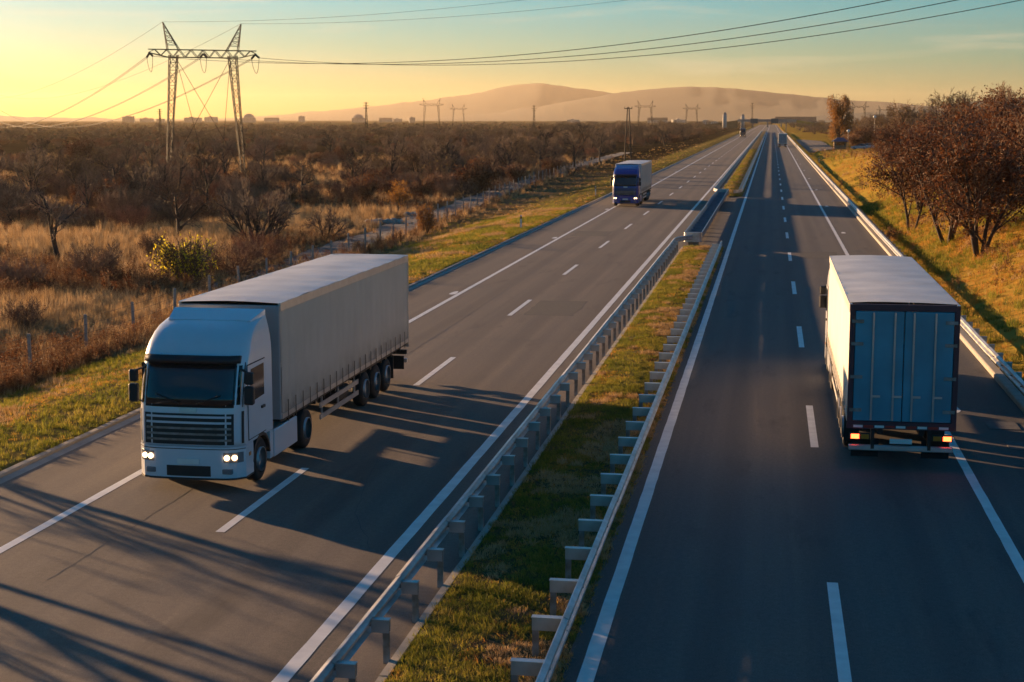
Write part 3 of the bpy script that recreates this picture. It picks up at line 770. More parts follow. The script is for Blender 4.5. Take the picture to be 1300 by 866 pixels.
def building(x, d, w, h, dep, mi, roof, label, rz=0.2):
    q = pix_at(x, 151, d); root = thing('apartment_block', label, 'building', (q.x, q.y, -1.8), rz, 'buildings of the far town')
    MB().box(-w/2, w/2, -dep/2, dep/2, -1, h).obj('wall', M['bld'][mi], root)
    nf = max(2, int(h/3.1)); nc = max(3, int(w/3.6)); win = MB().box(-.75,.75,-.12,.05,-.75,.75).mesh('window', M['bld_win'])
    if nf*nc <= 60:
        for i in range(nf):
            for j in range(nc): link('window', win, root, (-w/2+(j+.5)*w/nc, -dep/2, 1.6+i*(h-1)/nf))
    if roof == 'flat':
        MB().box(-w/2-.2, w/2+.2, -dep/2-.2, dep/2+.2, h+.003, h+.6).obj('roof', M['bld'][3], root); MB().box(-w*.2, w*.05, -dep/4, dep/4, h+.603, h+3.0).obj('lift_house', M['bld'][mi], root)
    elif roof == 'dome':
        rr = []; mb = MB(); n_ = 14
        for i in range(6):
            a = i/5*math.pi/2; rr.append((math.cos(a)*w*.42, h+math.sin(a)*w*.3))
        V = [(r_*math.cos(k*2*math.pi/n_), r_*math.sin(k*2*math.pi/n_), z_) for r_, z_ in rr for k in range(n_)]
        mb.add(V, [(i*n_+k, i*n_+(k+1)%n_, (i+1)*n_+(k+1)%n_, (i+1)*n_+k) for i in range(5) for k in range(n_)]); mb.obj('dome', M['bld'][3], root, True)
    else:
        MB().prism([(-dep/2-.4,h+.003),(dep/2+.4,h+.003),(0,h+dep*.32)], 'x', -w/2-.4, w/2+.4).obj('roof', M['bld_roof'], root)
town = [(163,3600,34,36,16,3,'flat','dark tower block alone in the haze at the far left'), (186,4300,48,26,16,1,'flat','wide block right of the lone dark tower block'),
 (204,3900,26,22,14,1,'flat','block half hidden behind the left pylon leg'),(245,4000,60,30,16,1,'flat','long block between the big pylon legs, left one'),
 (268,4200,46,34,16,0,'flat','block between the big pylon legs, right one'),(316,3700,44,30,30,1,'dome','building with rounded dome just right of the big pylon'),
 (345,4300,55,20,16,1,'gable','low gabled block right of the domed building'),(383,4400,22,40,16,1,'flat','slim tower block right of the big pylon'),
 (455,3900,46,28,18,1,'dome','second domed building well right of the first'),(490,4200,50,20,14,1,'gable','low gabled block left of a grey tower block'),
 (523,3700,19,30,14,3,'flat','grey tower block just left of the portal pylon pair'),(505,4500,36,22,14,0,'flat','pale block behind the gabled one near centre'),
 (835,3300,60,14,22,2,'gable','long pale hall right of the wooden pole'),(862,3500,44,17,18,2,'flat','pale hall left of the far carriageway'),
 (898,2400,46,12,18,2,'flat','pale warehouse at the far end of left carriageway'),(1010,2500,90,10,30,2,'gable','wide pale warehouse roof beside the willow'),
 (1120,2700,70,12,26,0,'gable','pale warehouse behind the right-hand trees'),(728,3600,40,16,16,2,'flat','faint pale block under the mountain')]
for b in town:
    lab = b[7]
    building(b[0], b[1]*1.15, b[2]*.8, b[3]*.45, *b[4:7], lab, .15+.2*math.sin(b[0]))
for x, d, h, lab in ((920,1500,14,'pale silo tower with dark cap left of far carriageway'),(943,1700,13,'pale slim silo tower above the far dark truck')):
    q = pix_at(x, 151, d); r = thing('silo_tower', lab, 'tower', (q.x, q.y, -1.6), 0, 'silo towers')
    MB().tube([(0,0,-.5),(0,0,h)], [2.2,1.9], 12).obj('shaft', M['bld'][2], r, True); MB().tube([(0,0,h+.01),(0,0,h+2.4)], [1.95,.5], 12).obj('cap', M['bld'][3], r)
# ------------------------------------------------------------------ trucks
def lathe_x(prof, n=24):
    """profile (x, r) turned about the x axis"""
    mb = MB(); m_ = len(prof)
    V = [(x, r*math.cos(2*math.pi*k/n), r*math.sin(2*math.pi*k/n)) for x, r in prof for k in range(n)]
    F = [(i*n+k, i*n+(k+1)%n, (i+1)*n+(k+1)%n, (i+1)*n+k) for i in range(m_-1) for k in range(n)]
    return mb.add(V, F)
def wheel_meshes(w=.32, r=.51):
    tp = [(-w/2+.02,r*.55),(-w/2,r*.66),(-w/2,r*.86),(-w/2+.03,r*.96),(-w/2+.07,r),(w/2-.07,r),(w/2-.03,r*.96),(w/2,r*.86),(w/2,r*.66),(w/2-.02,r*.55)]
    tm = lathe_x(tp).mesh('wheel', M['rubber'], True); fixn(tm)
    rp = [(-.02,.01),(-.02,r*.18),(.05,r*.2),(.06,r*.3),(-.05,r*.34),(-.06,r*.48),(.0,r*.54),(w/2-.02,r*.56),(w/2-.021,r*.53)]
    rp = [(x+.06, q) for x, q in rp]; rm = lathe_x(rp, 20)
    for k in range(8): a = k*math.pi/4; rm.cyl((.05, math.cos(a)*r*.4, math.sin(a)*r*.4), (1,0,0), .022, .06, 6)
    rm = rm.mesh('rim', M['rim'], True); fixn(rm); return tm, rm
WT, WR = wheel_meshes(); WT2, WR2 = wheel_meshes(.6, .51)
def wheel(root, x, y, side, wide=False):
    o = link('wheel', WT2 if wide else WT, root, (x, y, .512)); o.rotation_euler = (random.uniform(0,6), 0, 0)
    q = link('rim', WR2 if wide else WR, o); q.scale = (side, 1, 1)
ZR = [1.06,1.2,1.5,1.8,1.95,2.0,2.2,2.5,2.8,2.92,3.1,3.3,3.5,3.62,3.72,3.78]
YR = [0,.0,-.01,-.03,-.05,-.06,-.11,-.2,-.29,-.33,-.44,-.6,-.85,-1.1,-1.5,-1.95]
XS = np.array([-1,-.985,-.94,-.86,-.7,-.4,0,.4,.7,.86,.94,.985,1])
def cab_pt(u, z):
    y = np.interp(z, ZR, YR); hw = 1.245 - .13*max(0, (z-2.9)/.88)**2
    a = abs(u); return (u*hw, y - .05*a**2 - .26*a**9, z)
def cab_patch(u0, u1, z0, z1, off, nu=10, nz=7):
    mb = MB(); V = []
    for z in np.linspace(z0, z1, nz):
        for u in np.linspace(u0, u1, nu): x, y, zz = cab_pt(u, z); V.append((x, y+off, zz+off*.25))
    for z in np.linspace(z0, z1, nz):
        for u in np.linspace(u0, u1, nu): x, y, zz = cab_pt(u, z); V.append((x, y-.02, zz))
    N = nu*nz; F = [(i*nu+j, i*nu+j+1, (i+1)*nu+j+1, (i+1)*nu+j) for i in range(nz-1) for j in range(nu-1)]
    for i in range(nz-1):
        for j in (0, nu-1): a = i*nu+j; F.append((a, a+nu, a+nu+N, a+N))
    for j in range(nu-1):
        for i in (0, nz-1): a = i*nu+j; F.append((a, a+1, a+1+N, a+N))
    return mb.add(V, F)
def build_truck(label, loc, rz, body, curtain, roofm, rearm, framem, group, full=True, lights=True, visor=None):
    T = thing('articulated_truck', label, 'truck', loc, rz, group)
    # --- cab
    mb = MB(); nc = len(XS); V = [cab_pt(u, z) for z in ZR for u in XS]; F = []
    for i in range(len(ZR)-1):
        for j in range(nc-1): F.append((i*nc+j, i*nc+j+1, (i+1)*nc+j+1, (i+1)*nc+j))
    o_ = len(V); yb = -2.28
    for z in ZR:
        for u in (-1, 1): x, y, zz = cab_pt(u, z); V.append((x, yb, zz))
    for i in range(len(ZR)-1):
        F.append((i*nc, (i+1)*nc, o_+2*i+2, o_+2*i)); F.append((i*nc+nc-1, o_+2*i+1, o_+2*i+3, (i+1)*nc+nc-1))
    F.append(tuple([o_+2*i for i in range(len(ZR))] + [o_+2*i+1 for i in reversed(range(len(ZR)))]))
    e = len(ZR)-1; F.append(tuple([e*nc+j for j in range(nc)] + [o_+2*e+1, o_+2*e])); F.append(tuple([j for j in range(nc)] + [o_+1, o_]))
    cab = mb.add(V, F).obj('cab', body, T)
    for pl in cab.data.polygons: pl.use_smooth = len(pl.vertices) == 4 and abs(pl.normal.x) < .9
    cab_patch(-.968, .968, 1.94, 2.92, .005, 14, 8).obj('windshield_seal', M['seam'], T, True)
    ws = cab_patch(-.93, .93, 2.0, 2.86, .012, 14, 7).obj('windshield', M['glass'], T, True)
    for s_ in (-1, 1): MB().bar((s_*.2, .05-.06, 2.03), (s_*.75, -.1, 2.22), .025).obj('wiper', M['black_plastic'], ws)
    cab_patch(-.9, .9, 2.9, 3.06, .13, 12, 3).obj('sun_visor', visor or M['black_plastic'], T, True)
    g = cab_patch(-.84, .84, 1.1, 1.8, .012, 8, 5).obj('grille', M['black_plastic'], T)
    for k in range(5):
        z = 1.18+.13*k; cab_patch(-.80, .80, z, z+.05, .035, 8, 2).obj('grille_slat', body if k > 2 else M['galv_dull'], g)
    cab_patch(-.16, .16, 1.83, 1.93, .02, 4, 2).obj('badge_panel', M['alu'], T)
    bp = MB(); prof = [(u*1.25, .03 - .05*abs(u)**2 - .27*abs(u)**8) for u in np.linspace(-1, 1, 17)]; prof += [(1.25,-.82),(-1.25,-.82)]
    bmp_ = bp.prism(prof, 'z', .32, 1.055).obj('bumper', body, T)
    MB().prism([(x*.72, y+.012) for x, y in prof[3:14]] + [(.55,-.2),(-.55,-.2)], 'z', .38, .62).obj('air_intake', M['black_plastic'], bmp_)
    MB().box(-.26,.26,.03,.05,.66,.78).obj('number_plate', M['plate'], bmp_)
    MB().prism([(x*1.003, y+.006) for x, y in prof], 'z', .30, .345).obj('lower_lip', M['black_plastic'], bmp_); MB().prism([(x*1.002, y+.004) for x, y in prof[:17]] + [(1.2,-.5),(-1.2,-.5)], 'z', .995, 1.012).obj('panel_gap', M['seam'], bmp_)
    for s_ in (-1, 1):
        hl = MB(); pr = [(s_*x, y) for x, y in ((.82,.0),(.95,-.02),(1.12,-.10),(1.215,-.24),(1.1,-.24),(.82,-.2))]
        h_ = hl.prism(pr, 'z', .70, .93).obj('headlight', M['lens'], T)
        for hx, hy in ((.90,-.0), (1.06,-.065)):
            MB().cyl((s_*hx, hy, .815), (s_*.25*(hx-.8), 1, 0), .062, .04, 14).obj('lamp', M['head'] if lights else M['plate'], h_)
        MB().bbox(min(s_*.78,s_*1.02), max(s_*.78,s_*1.02), -.12, .012, .44, .56, .015).obj('fog_lamp', M['lens'], bmp_)
        MB().box(min(s_*1.243,s_*1.262), max(s_*1.243,s_*1.262), -.62, -.5, .78, .86).obj('side_indicator', M['amber'], T)
        cab_patch(min(s_*.955,s_*.985), max(s_*.955,s_*.985), 1.12, 1.85, .016, 4, 4).obj('corner_deflector', M['black_plastic'], T)
        # doors, windows, handles, mirrors, steps
        dx = s_*1.25
        MB().box(min(dx-s_*.002,dx+s_*.004), max(dx-s_*.002,dx+s_*.004), -1.745, -.495, 1.125, 2.865).obj('door_gap', M['seam'], T)
        dd = MB(); dd.box(min(dx,dx+s_*.012), max(dx,dx+s_*.012), -1.72, -.52, 1.15, 2.84); dr = dd.obj('door', body, T)
        wx = dx + s_*.013; wd = MB(); wp = [(-1.62,2.02),(-.72,1.98),(-.60,2.1),(-.72,2.74),(-1.62,2.76)]
        wd.prism(wp, 'x', wx, wx+s_*.008).obj('window', M['glass'], dr); MB().box(min(wx,wx+s_*.04), max(wx,wx+s_*.04), -1.6, -1.38, 1.72, 1.78).obj('handle', M['black_plastic'], dr)
        mr = MB(); mr.bbox(dx+s_*.12-.11, dx+s_*.12+.11, -.36, -.2, 2.0, 2.42, .03); mr.bbox(dx+s_*.12-.1, dx+s_*.12+.1, -.36, -.22, 2.46, 2.74, .03)
        mr.bar((dx-s_*.1,-.42,2.78), (dx+s_*.12,-.28,2.7), .04); mr.bar((dx-s_*.1,-.42,1.98), (dx+s_*.12,-.28,2.06), .04); mr.obj('mirror', M['black_plastic'], T)
        a = np.linspace(.08, math.pi-.08, 10); arc = [(-1.42+.64*math.cos(t_), .52+.62*math.sin(t_)) for t_ in a]; arc += [(-1.42+.58*math.cos(t_), .52+.55*math.sin(t_)) for t_ in reversed(a)]
        MB().prism(arc, 'x', s_*.93, s_*1.252).obj('mudguard', M['black_plastic'], T)
        st = MB(); st.box(min(s_*.95,s_*1.24), max(s_*.95,s_*1.24), -2.28, -2.05, .38, 1.05); st.obj('step', body, T)
        if full:
            sk = MB(); sk.bbox(min(s_*1.17,s_*1.235), max(s_*1.17,s_*1.235), -4.25, -2.42, .34, 1.0, .02); sk.obj('side_fairing', body, T)
            MB().cyl((s_*.88, -3.3, .72), (0,1,0), .27, 1.5, 14).obj('fuel_tank', M['alu'], T, True)
        wheel(T, s_*1.06, -1.42, s_); wheel(T, s_*.93, -5.1, s_, True)
        for y in (-11.1,-12.41,-13.72): wheel(T, s_*1.06, y, s_)
    df = MB(); df.add([(-1.0,-1.55,3.74),(1.0,-1.55,3.74),(1.12,-2.27,3.93),(-1.12,-2.27,3.93),(-1.0,-1.6,3.6),(1.0,-1.6,3.6),(1.12,-2.27,3.6),(-1.12,-2.27,3.6)], [(0,1,2,3),(4,7,6,5),(0,4,5,1),(1,5,6,2),(2,6,7,3),(3,7,4,0)]); df.obj('wind_deflector', body, T)
    ch = MB(); ch.box(-.45,-.35,-6.2,-2.1,.72,1.0); ch.box(.35,.45,-6.2,-2.1,.72,1.0); ch.box(-.344,.344,-5.2,-5.0,.74,.96); ch.box(-.344,.344,-3.2,-3.0,.74,.96); ch.obj('chassis', M['dark_metal'], T)
    # --- semi-trailer
    y0, y1, z0, z1, hw = -2.85, -16.45, 1.16, 4.0, 1.275
    tf = MB(); tf.box(-.55,-.42,y1+.1,-4.0,.86,1.10); tf.box(.42,.55,y1+.1,-4.0,.86,1.10); tf.box(-hw+.02,hw-.02,y1+.05,y0-.02,1.105,z0-.002)
    for y in np.arange(-15.5,-4,1.9): tf.box(-1.2,1.2,y-.05,y+.05,.98,1.103)
    tf.obj('trailer_frame', M['dark_metal'], T)
    MB().bbox(-hw+.01, hw-.01, y0-.09, y0, z0, z1-.06, .02).obj('front_wall', rearm if full and rearm is M['rear_grey'] else M['roof_white'], T)
    ys = np.arange(y0-.1, y1+.09, -.1 if full else -.7); nz_ = 9; zz = np.linspace(z0+.12, z1-.2, nz_)
    for s_ in (-1, 1):
        V = []
        for y in ys:
            for z in zz:
                d_ = (.010 + .014*vnoise(y*.4, 2, 33))*math.sin(y*10.13+s_) * math.sin((z-z0)/2.8*math.pi) + .022*(vnoise(y*1.1, z*.9, 30+s_)-.5); V.append((s_*(hw-.012+d_), y, z))
        nn = len(ys); F = [(i*nz_+j, i*nz_+j+1, (i+1)*nz_+j+1, (i+1)*nz_+j) for i in range(nn-1) for j in range(nz_-1)]
        cu = MB().add(V, F).obj('side_curtain', curtain, T, True)
        MB().box(min(s_*(hw-.06),s_*(hw+.01)), max(s_*(hw-.06),s_*(hw+.01)), y1+.08, y0-.09, z1-.2, z1-.005).obj('top_rail', M['alu'], T)
        MB().box(min(s_*(hw-.06),s_*(hw+.004)), max(s_*(hw-.06),s_*(hw+.004)), y1+.08, y0-.09, z0+.0, z0+.12).obj('bottom_rail', M['alu'], T)
        if full:
            stp = MB().box(-.004,.004,-.022,.022,z0-.12,z0+.42).mesh('curtain_strap', M['black_plastic']); fixn(stp)
            for y in np.arange(y0-.5, y1+.4, -.62): link('curtain_strap', stp, cu, (s_*(hw+.026), y, 0))
            gd = MB(); gx_ = s_*1.235
            for z in (.5,.82): gd.box(min(gx_,gx_-s_*.03), max(gx_,gx_-s_*.03), -10.2, -6.3, z, z+.13)
            for y in (-6.6,-8.2,-9.9): gd.box(min(gx_-s_*.031,gx_-s_*.07), max(gx_-s_*.031,gx_-s_*.07), y-.03, y+.03, .48, 1.10)
            gd.obj('side_guard', M['alu'], T)
            lg = MB(); lg.box(s_*.75-.06, s_*.75+.06, -5.95-.06, -5.95+.06, .3, 1.1); lg.box(s_*.75-.14, s_*.75+.14, -6.1, -5.8, .26, .299); lg.obj('landing_leg', M['dark_metal'], T)
            MB().bbox(min(s_*.5,s_*1.1), max(s_*.5,s_*1.1), -9.6, -8.4, .55, .93, .03).obj('pallet_box', M['black_plastic'], T)
            fl = MB(); 
            for y in (-10.9,-12.2,-13.5,): fl.prism([(y+.45,1.06),(y-.85,1.06),(y-.85,1.09),(y+.45,1.09)], 'x', s_*.88, s_*1.22)
            fl.obj('mudguard', M['black_plastic'], T)
        MB().box(min(s_*.86,s_*1.24), max(s_*.86,s_*1.24), -14.42, -14.38, .28, 1.02).obj('mud_flap', M['black_plastic'], T)
    rf = MB(); V = []; xs_ = np.linspace(-hw+.01, hw-.01, 7); ys_ = np.arange(y0-.02, y1-.001, -.34 if full else -3.4)
    for y in ys_:
        for x in xs_: V.append((x, y, z1 + .035*(1-(x/hw)**2) + ((.004 + .004*vnoise(y*.5, 3, 44))*math.sin(y*4.6) + .02*(vnoise(x*1.2, y*.8, 41)-.5) if full else 0)))
    n_ = len(xs_); rf.add(V, [(i*n_+j, i*n_+j+1, (i+1)*n_+j+1, (i+1)*n_+j) for i in range(len(ys_)-1) for j in range(n_-1)]); rf.obj('roof', roofm, T, True)
    fr = MB(); fr.box(-hw,-hw+.12,y1,y1+.08,z0-.16,z1+.0); fr.box(hw-.12,hw,y1,y1+.08,z0-.16,z1+.0); fr.box(-hw+.121,hw-.121,y1,y1+.08,z1-.14,z1+.01); fr.box(-hw+.121,hw-.121,y1,y1+.08,z0-.16,z0+.02); fr.obj('rear_frame', framem, T)
    for s_ in (-1, 1):
        dr = MB().bbox(min(s_*.01,s_*(hw-.135)), max(s_*.01,s_*(hw-.135)), y1-.01, y1+.055, z0+.035, z1-.155, .012).obj('rear_door', rearm, T)
        if full:
            for xx in (.22, .72):
                MB().tube([(s_*xx, y1-.035, z0+.06), (s_*xx, y1-.035, z1-.18)], .026, 6).obj('lock_rod', M['alu'], dr)
                MB().box(s_*xx-.02, s_*xx+.2, y1-.06, y1-.04, z0+.62, z0+.67).obj('handle', M['alu'], dr)
            for zz_ in (z0+.3, z0+1.1, z0+1.9, z1-.4): MB().box(min(s_*(hw-.33),s_*(hw-.05)), max(s_*(hw-.33),s_*(hw-.05)), y1-.03, y1-.012, zz_-.04, zz_+.04).obj('hinge', M['galv_dull'], dr)
        tl = MB().bbox(min(s_*.72,s_*1.2), max(s_*.72,s_*1.2), y1-.05, y1+.06, .74, .9, .02).obj('tail_light_housing', M['black_plastic'], T)
        MB().box(min(s_*.98,s_*1.17), max(s_*.98,s_*1.17), y1-.065, y1-.051, .765, .875).obj('tail_light', M['tail'] if lights else M['red_refl'], tl)
        MB().box(min(s_*.75,s_*.94), max(s_*.75,s_*.94), y1-.065, y1-.051, .765, .875).obj('indicator', M['amber'], tl)
        MB().box(min(s_*.62,s_*.7), max(s_*.62,s_*.7), y1-.03, y1+.3, .52, .99).obj('bumper_bracket', M['dark_metal'], T)
        MB().box(min(s_*.5,s_*1.15), max(s_*.5,s_*1.15), y1+.2, y1+.24, .28, .72).obj('rear_flap', M['rubber'], T)
    if full:
        for k_ in range(9):
            MB().box(-1.12+k_*.25, -1.12+k_*.25+.22, y1-.004, y1-.001, z0-.13, z0-.07).obj('marker_tape', M['tape_red'] if k_ % 2 else M['plate'], T)
    MB().bbox(-1.22, 1.22, y1-.02, y1+.08, .47, .61, .02).obj('rear_bumper', M['alu'], T)
    MB().box(-.26,.26,y1-.04,y1-.021,.66,.78).obj('number_plate', M['plate'], T)
    return T
GT = 'trucks on the motorway'
build_truck('pale silver-blue truck with grey curtain trailer, largest on left carriageway', (-12.82, 32.9, 0), math.pi, M['paint_white'], M['curtain_grey'], M['roof_white'], M['rear_grey'], M['alu'], GT, )
build_truck('truck with cream side and deep blue rear doors driving away on the right', (3.22, 54.2, 0), 0, M['paint_white'], M['curtain_cream'], M['roof_white'], M['rear_blue'], M['frame_maroon'], GT)
build_truck('oncoming blue truck with pale trailer in the middle distance', (-13.75, 150.5, 0), math.pi, M['paint_blue'], M['curtain_grey'], M['roof_white'], M['paint_blue'], M['paint_blue'], GT)
build_truck('far grey box truck seen from behind on the right carriageway', (3.3, 492, 0), 0, M['paint_white'], M['curtain_grey'], M['roof_white'], M['rear_grey'], M['alu'], GT, full=False, lights=False)
build_truck('far dark oncoming truck near the end of the left carriageway', (-13.2, 735, 0), math.pi, M['paint_dark'], M['paint_dark'], M['paint_dark'], M['paint_dark'], M['paint_dark'], GT, full=False)

# ------------------------------------------------------------------ lay-by on the right
V = []; ys_ = np.arange(395, 640, 6.0)
for y in ys_:
    w0 = np.interp(y, [395,420,600,640], [9.2,9.2,9.4,9.6]); w1 = np.interp(y, [395,430,590,640], [9.6,17,18,10])
    for f in np.linspace(0, 1, 6): x = w0+(w1-w0)*f; V.append((x, y, float(gz(x, y))+.12))
n = 6; F = [(i*n+j, i*n+j+1, (i+1)*n+j+1, (i+1)*n+j) for i in range(len(ys_)-1) for j in range(n-1)]
o = link('lay_by', nmesh('lay_by', V, F, M['asphalt_left'], True)); tag(o, kind='structure')
def car(label, loc, rz, paint):
    r = thing('parked_car', label, 'car', loc, rz, 'cars parked in the lay-by')
    side = [(-2.2,.35),(-2.22,.75),(-1.9,.95),(1.1,.98),(2.05,.82),(2.2,.6),(2.15,.3)]
    b = MB().prism(side, 'x', -.86, .86); b.obj('body', paint, r)
    cabp = [(-1.75,.96),(-1.35,1.42),(.1,1.45),(.95,.985)]
    c_ = MB(); n_ = len(cabp); V = [(-.78 if z < 1.1 else -.62, y, z) for y, z in cabp] + [(.78 if z < 1.1 else .62, y, z) for y, z in cabp]
    c_.add(V, [(i, (i+1)%n_, (i+1)%n_+n_, i+n_) for i in range(n_)] + [tuple(reversed(range(n_))), tuple(range(n_, 2*n_))]).obj('cabin', M['glass'], r)
    MB().bbox(-.6,.6,-1.3,.05,1.452,1.49,.01).obj('roof', paint, r)
    for s_ in (-1, 1):
        for y in (-1.35, 1.35):
            w = lathe_x([(-.1,.12),(-.1,.28),(-.07,.31),(.07,.31),(.1,.28),(.1,.12)], 14).obj('wheel', M['rubber'], r, True); w.location = (s_*.8, y, .31)
            MB().cyl((s_*.09,0,0),(1,0,0),.18,.03,10).obj('rim', M['rim'], w)
        MB().box(s_*.6-.15, s_*.6+.15, 2.1, 2.19, .62, .75).obj('headlight', M['plate'], r); MB().box(s_*.65-.12, s_*.65+.12, -2.24, -2.2, .7, .82).obj('tail_light', M['red_refl'], r)
M['car_blue'] = simple('pale_blue_car', (.33,.42,.5), .3, var=.05, coat=.4); M['car_white'] = simple('white_car', (.6,.6,.6), .3, var=.05, coat=.4)
def on(x, y, dz=0): return (x, y, float(gz(x, y))+dz)
car('pale blue car parked beside the kiosk under the willow', on(23.6, 436, -.02), R(75), M['car_blue'])
car('white car half hidden behind the pale blue car', on(26.0, 446, -.02), R(80), M['car_white'])
k = thing('kiosk', 'small kiosk with a blue sloping roof beside the willow', 'kiosk', on(18.6, 440))
MB().box(-1.7,1.7,-1.3,1.3,-.2,2.1).obj('wall', simple('kiosk_wall', (.3,.2,.12), .8), k)
MB().add([(-2.3,-1.9,2.05),(2.3,-1.9,2.05),(2.3,1.9,2.05),(-2.3,1.9,2.05),(-.8,-.4,3.1),(.8,-.4,3.1),(.8,.4,3.1),(-.8,.4,3.1)], [(3,2,1,0),(4,5,6,7),(0,1,5,4),(1,2,6,5),(2,3,7,6),(3,0,4,7)]).obj('roof', simple('kiosk_roof', (.05,.09,.17), .5), k)
MB().box(-1.2,1.2,-1.34,-1.301,1.0,1.8).obj('window', M['glass'], k); MB().box(1.701,1.74,-.5,.5,-.1,1.9).obj('door', M['wood'], k)
def lamp(x, y, h, label):
    r = thing('street_lamp', label, 'lamp post', on(x, y), 0, 'globe lamps of the lay-by')
    MB().tube([(0,0,-.3),(0,0,h)], [.09,.06], 8).obj('post', M['galv_dull'], r)
    mb = lathe_x([(.0,.02),(.03,.2),(.18,.38),(.4,.46),(.62,.38),(.77,.2),(.8,.02)], 14).obj('globe', M['plate'], r, True); mb.rotation_euler = (0, R(-90), 0); mb.location = (0,0,h-.02)
lamp(20.6, 438, 4.6, 'white globe lamp on a short post right of the willow'); lamp(29.5, 470, 8.2, 'taller white globe lamp beyond the lay-by')
# ------------------------------------------------------------------ woody plants
def grow(P, D, L, r, lvl, out, rnd, p):
    n = 5 if lvl < 2 else 4
    pts, rad = [P.copy()], [r]; d = D.normalized(); end = p['taper'][lvl]
    for i in range(n):
        j = p['wob'][lvl]; d = (d + Vector((rnd.gauss(0,j), rnd.gauss(0,j), rnd.gauss(0,j) + p['up'][lvl]))).normalized()
        pts.append(pts[-1] + d*(L/n)); rad.append(max(p['rmin'], r*(1-(1-end)*(i+1)/n)))
    out.append((pts, rad, lvl))
    if lvl < p['max']:
        k = p['kids'][lvl]; k = max(1, int(round(k*rnd.uniform(.8,1.2))))
        for c in range(k):
            t_ = p['t0'][lvl] + (1-p['t0'][lvl])*((c+rnd.random())/k); f = t_*n; i = min(int(f), n-1); q = pts[i].lerp(pts[i+1], f-i)
            ax = (pts[i+1]-pts[i]).normalized(); s = ax.cross(Vector((rnd.gauss(0,1), rnd.gauss(0,1), rnd.gauss(0,1)))).normalized()
            a = R(p['ang'][lvl]*rnd.uniform(.65,1.3)); nd = ax*math.cos(a) + s*math.sin(a)
            grow(q, nd, L*p['ratio'][lvl]*rnd.uniform(.7,1.2)*(1.15-.5*t_), max(p['rmin'], np.interp(f, range(n+1), rad)*p['rr'][lvl]), lvl+1, out, rnd, p)
def leaf_geo(pts, rnd, n, size, spread, droop=0):
    V, F = [], []
    for k in range(n):
        i = rnd.randrange(1, len(pts)); c = pts[i].lerp(pts[i-1], rnd.random()) + Vector((rnd.gauss(0,spread), rnd.gauss(0,spread), rnd.gauss(0,spread)-abs(rnd.gauss(0,droop))))
        u = Vector((rnd.gauss(0,1), rnd.gauss(0,1), rnd.gauss(0,1))).normalized(); w = u.cross(Vector((rnd.gauss(0,1), rnd.gauss(0,1), rnd.gauss(0,1)))).normalized()
        s = size*rnd.uniform(.6,1.3); o = len(V)
        V += [c-u*s, c+w*s*.45, c+u*s, c-w*s*.45]; F.append((o,o+1,o+2,o+3))
    return V, F
BASE = dict(taper=[.45,.4,.35,.4,.5], wob=[.07,.14,.2,.24,.25], up=[.03,.06,.05,.03,.0], rmin=.012, max=3, kids=[7,6,6,4], t0=[.3,.25,.2,.1], ang=[48,45,45,45], ratio=[.62,.6,.5,.5], rr=[.6,.55,.5,.5])
def plant(seed, H, r, stems=1, lean=.1, leaves=0, leaf=None, leafsize=.09, lspread=.12, bark='bark', twig='twig', splay=.5, droop=0, base_r=.05, **kw):
    """returns (wood mesh, crown mesh)"""
    rnd = random.Random(seed); p = dict(BASE); p.update(kw); out = []
    for s in range(stems):
        a = 2*math.pi*(s+rnd.random()*.6)/stems; sp = splay*rnd.uniform(.5,1.1) if stems > 1 else lean
        grow(Vector((math.cos(a)*base_r, math.sin(a)*base_r, -.15)), Vector((math.cos(a)*sp, math.sin(a)*sp, 1)), H*p.get('trunk', .62)*rnd.uniform(.85,1.1), r*rnd.uniform(.75,1.05), 0, out, rnd, p)
    top = max(q.z for pts, _, _ in out for q in pts); k = H/top
    wood, crown = MB(), MB(); split = p.get('split', 2)
    for pts, rad, lv in out:
        pts = [q*k for q in pts]; (wood if lv < split else crown).tube(pts, rad, 6 if lv == 0 else (4 if lv == 1 else 3), lv < 2)
    nt_ = len(crown.f)
    if leaves:
        tips = [[q*k for q in pts] for pts, rad, lv in out if lv >= max(1, p['max']-1)]
        for _ in range(leaves):
            pts = rnd.choice(tips); V, F = leaf_geo(pts, rnd, 1, leafsize, lspread, droop); crown.add(V, F)
    wm = wood.mesh('trunk', M[bark], True); cm = crown.mesh('crown', M[twig])
    if leaves:
        cm.materials.append(M[leaf]); mi = np.zeros(len(cm.polygons), np.int32); mi[nt_:] = 1; cm.polygons.foreach_set('material_index', mi)
    return wm, cm
def one_mesh(pair, name):
    """wood and crown of a prototype in one mesh, for scattered stuff"""
    a, b = pair; bm = bmesh.new(); bm.from_mesh(a); na = len(bm.faces); bm.from_mesh(b); me = bpy.data.meshes.new(name); bm.to_mesh(me); bm.free()
    mats = [a.materials[0]] + list(b.materials)
    for m_ in mats: me.materials.append(m_)
    mi = np.zeros(len(me.polygons), np.int32); bi = np.zeros(len(b.polygons), np.int32); b.polygons.foreach_get('material_index', bi); mi[na:] = bi+1
    me.polygons.foreach_set('material_index', mi); return me
def put(pair, name, label, cat, x, y, sc_=1.0, rz=0, group=None, tilt=(0,0), names=('trunk','crown')):
    r = thing(name, label, cat, (x, y, float(gz(x, y))-.05), rz, group); r.scale = (sc_,)*3 if not hasattr(sc_, '__len__') else sc_; r.rotation_euler = (tilt[0], tilt[1], rz)
    link(names[0], pair[0], r); link(names[1], pair[1], r); return r
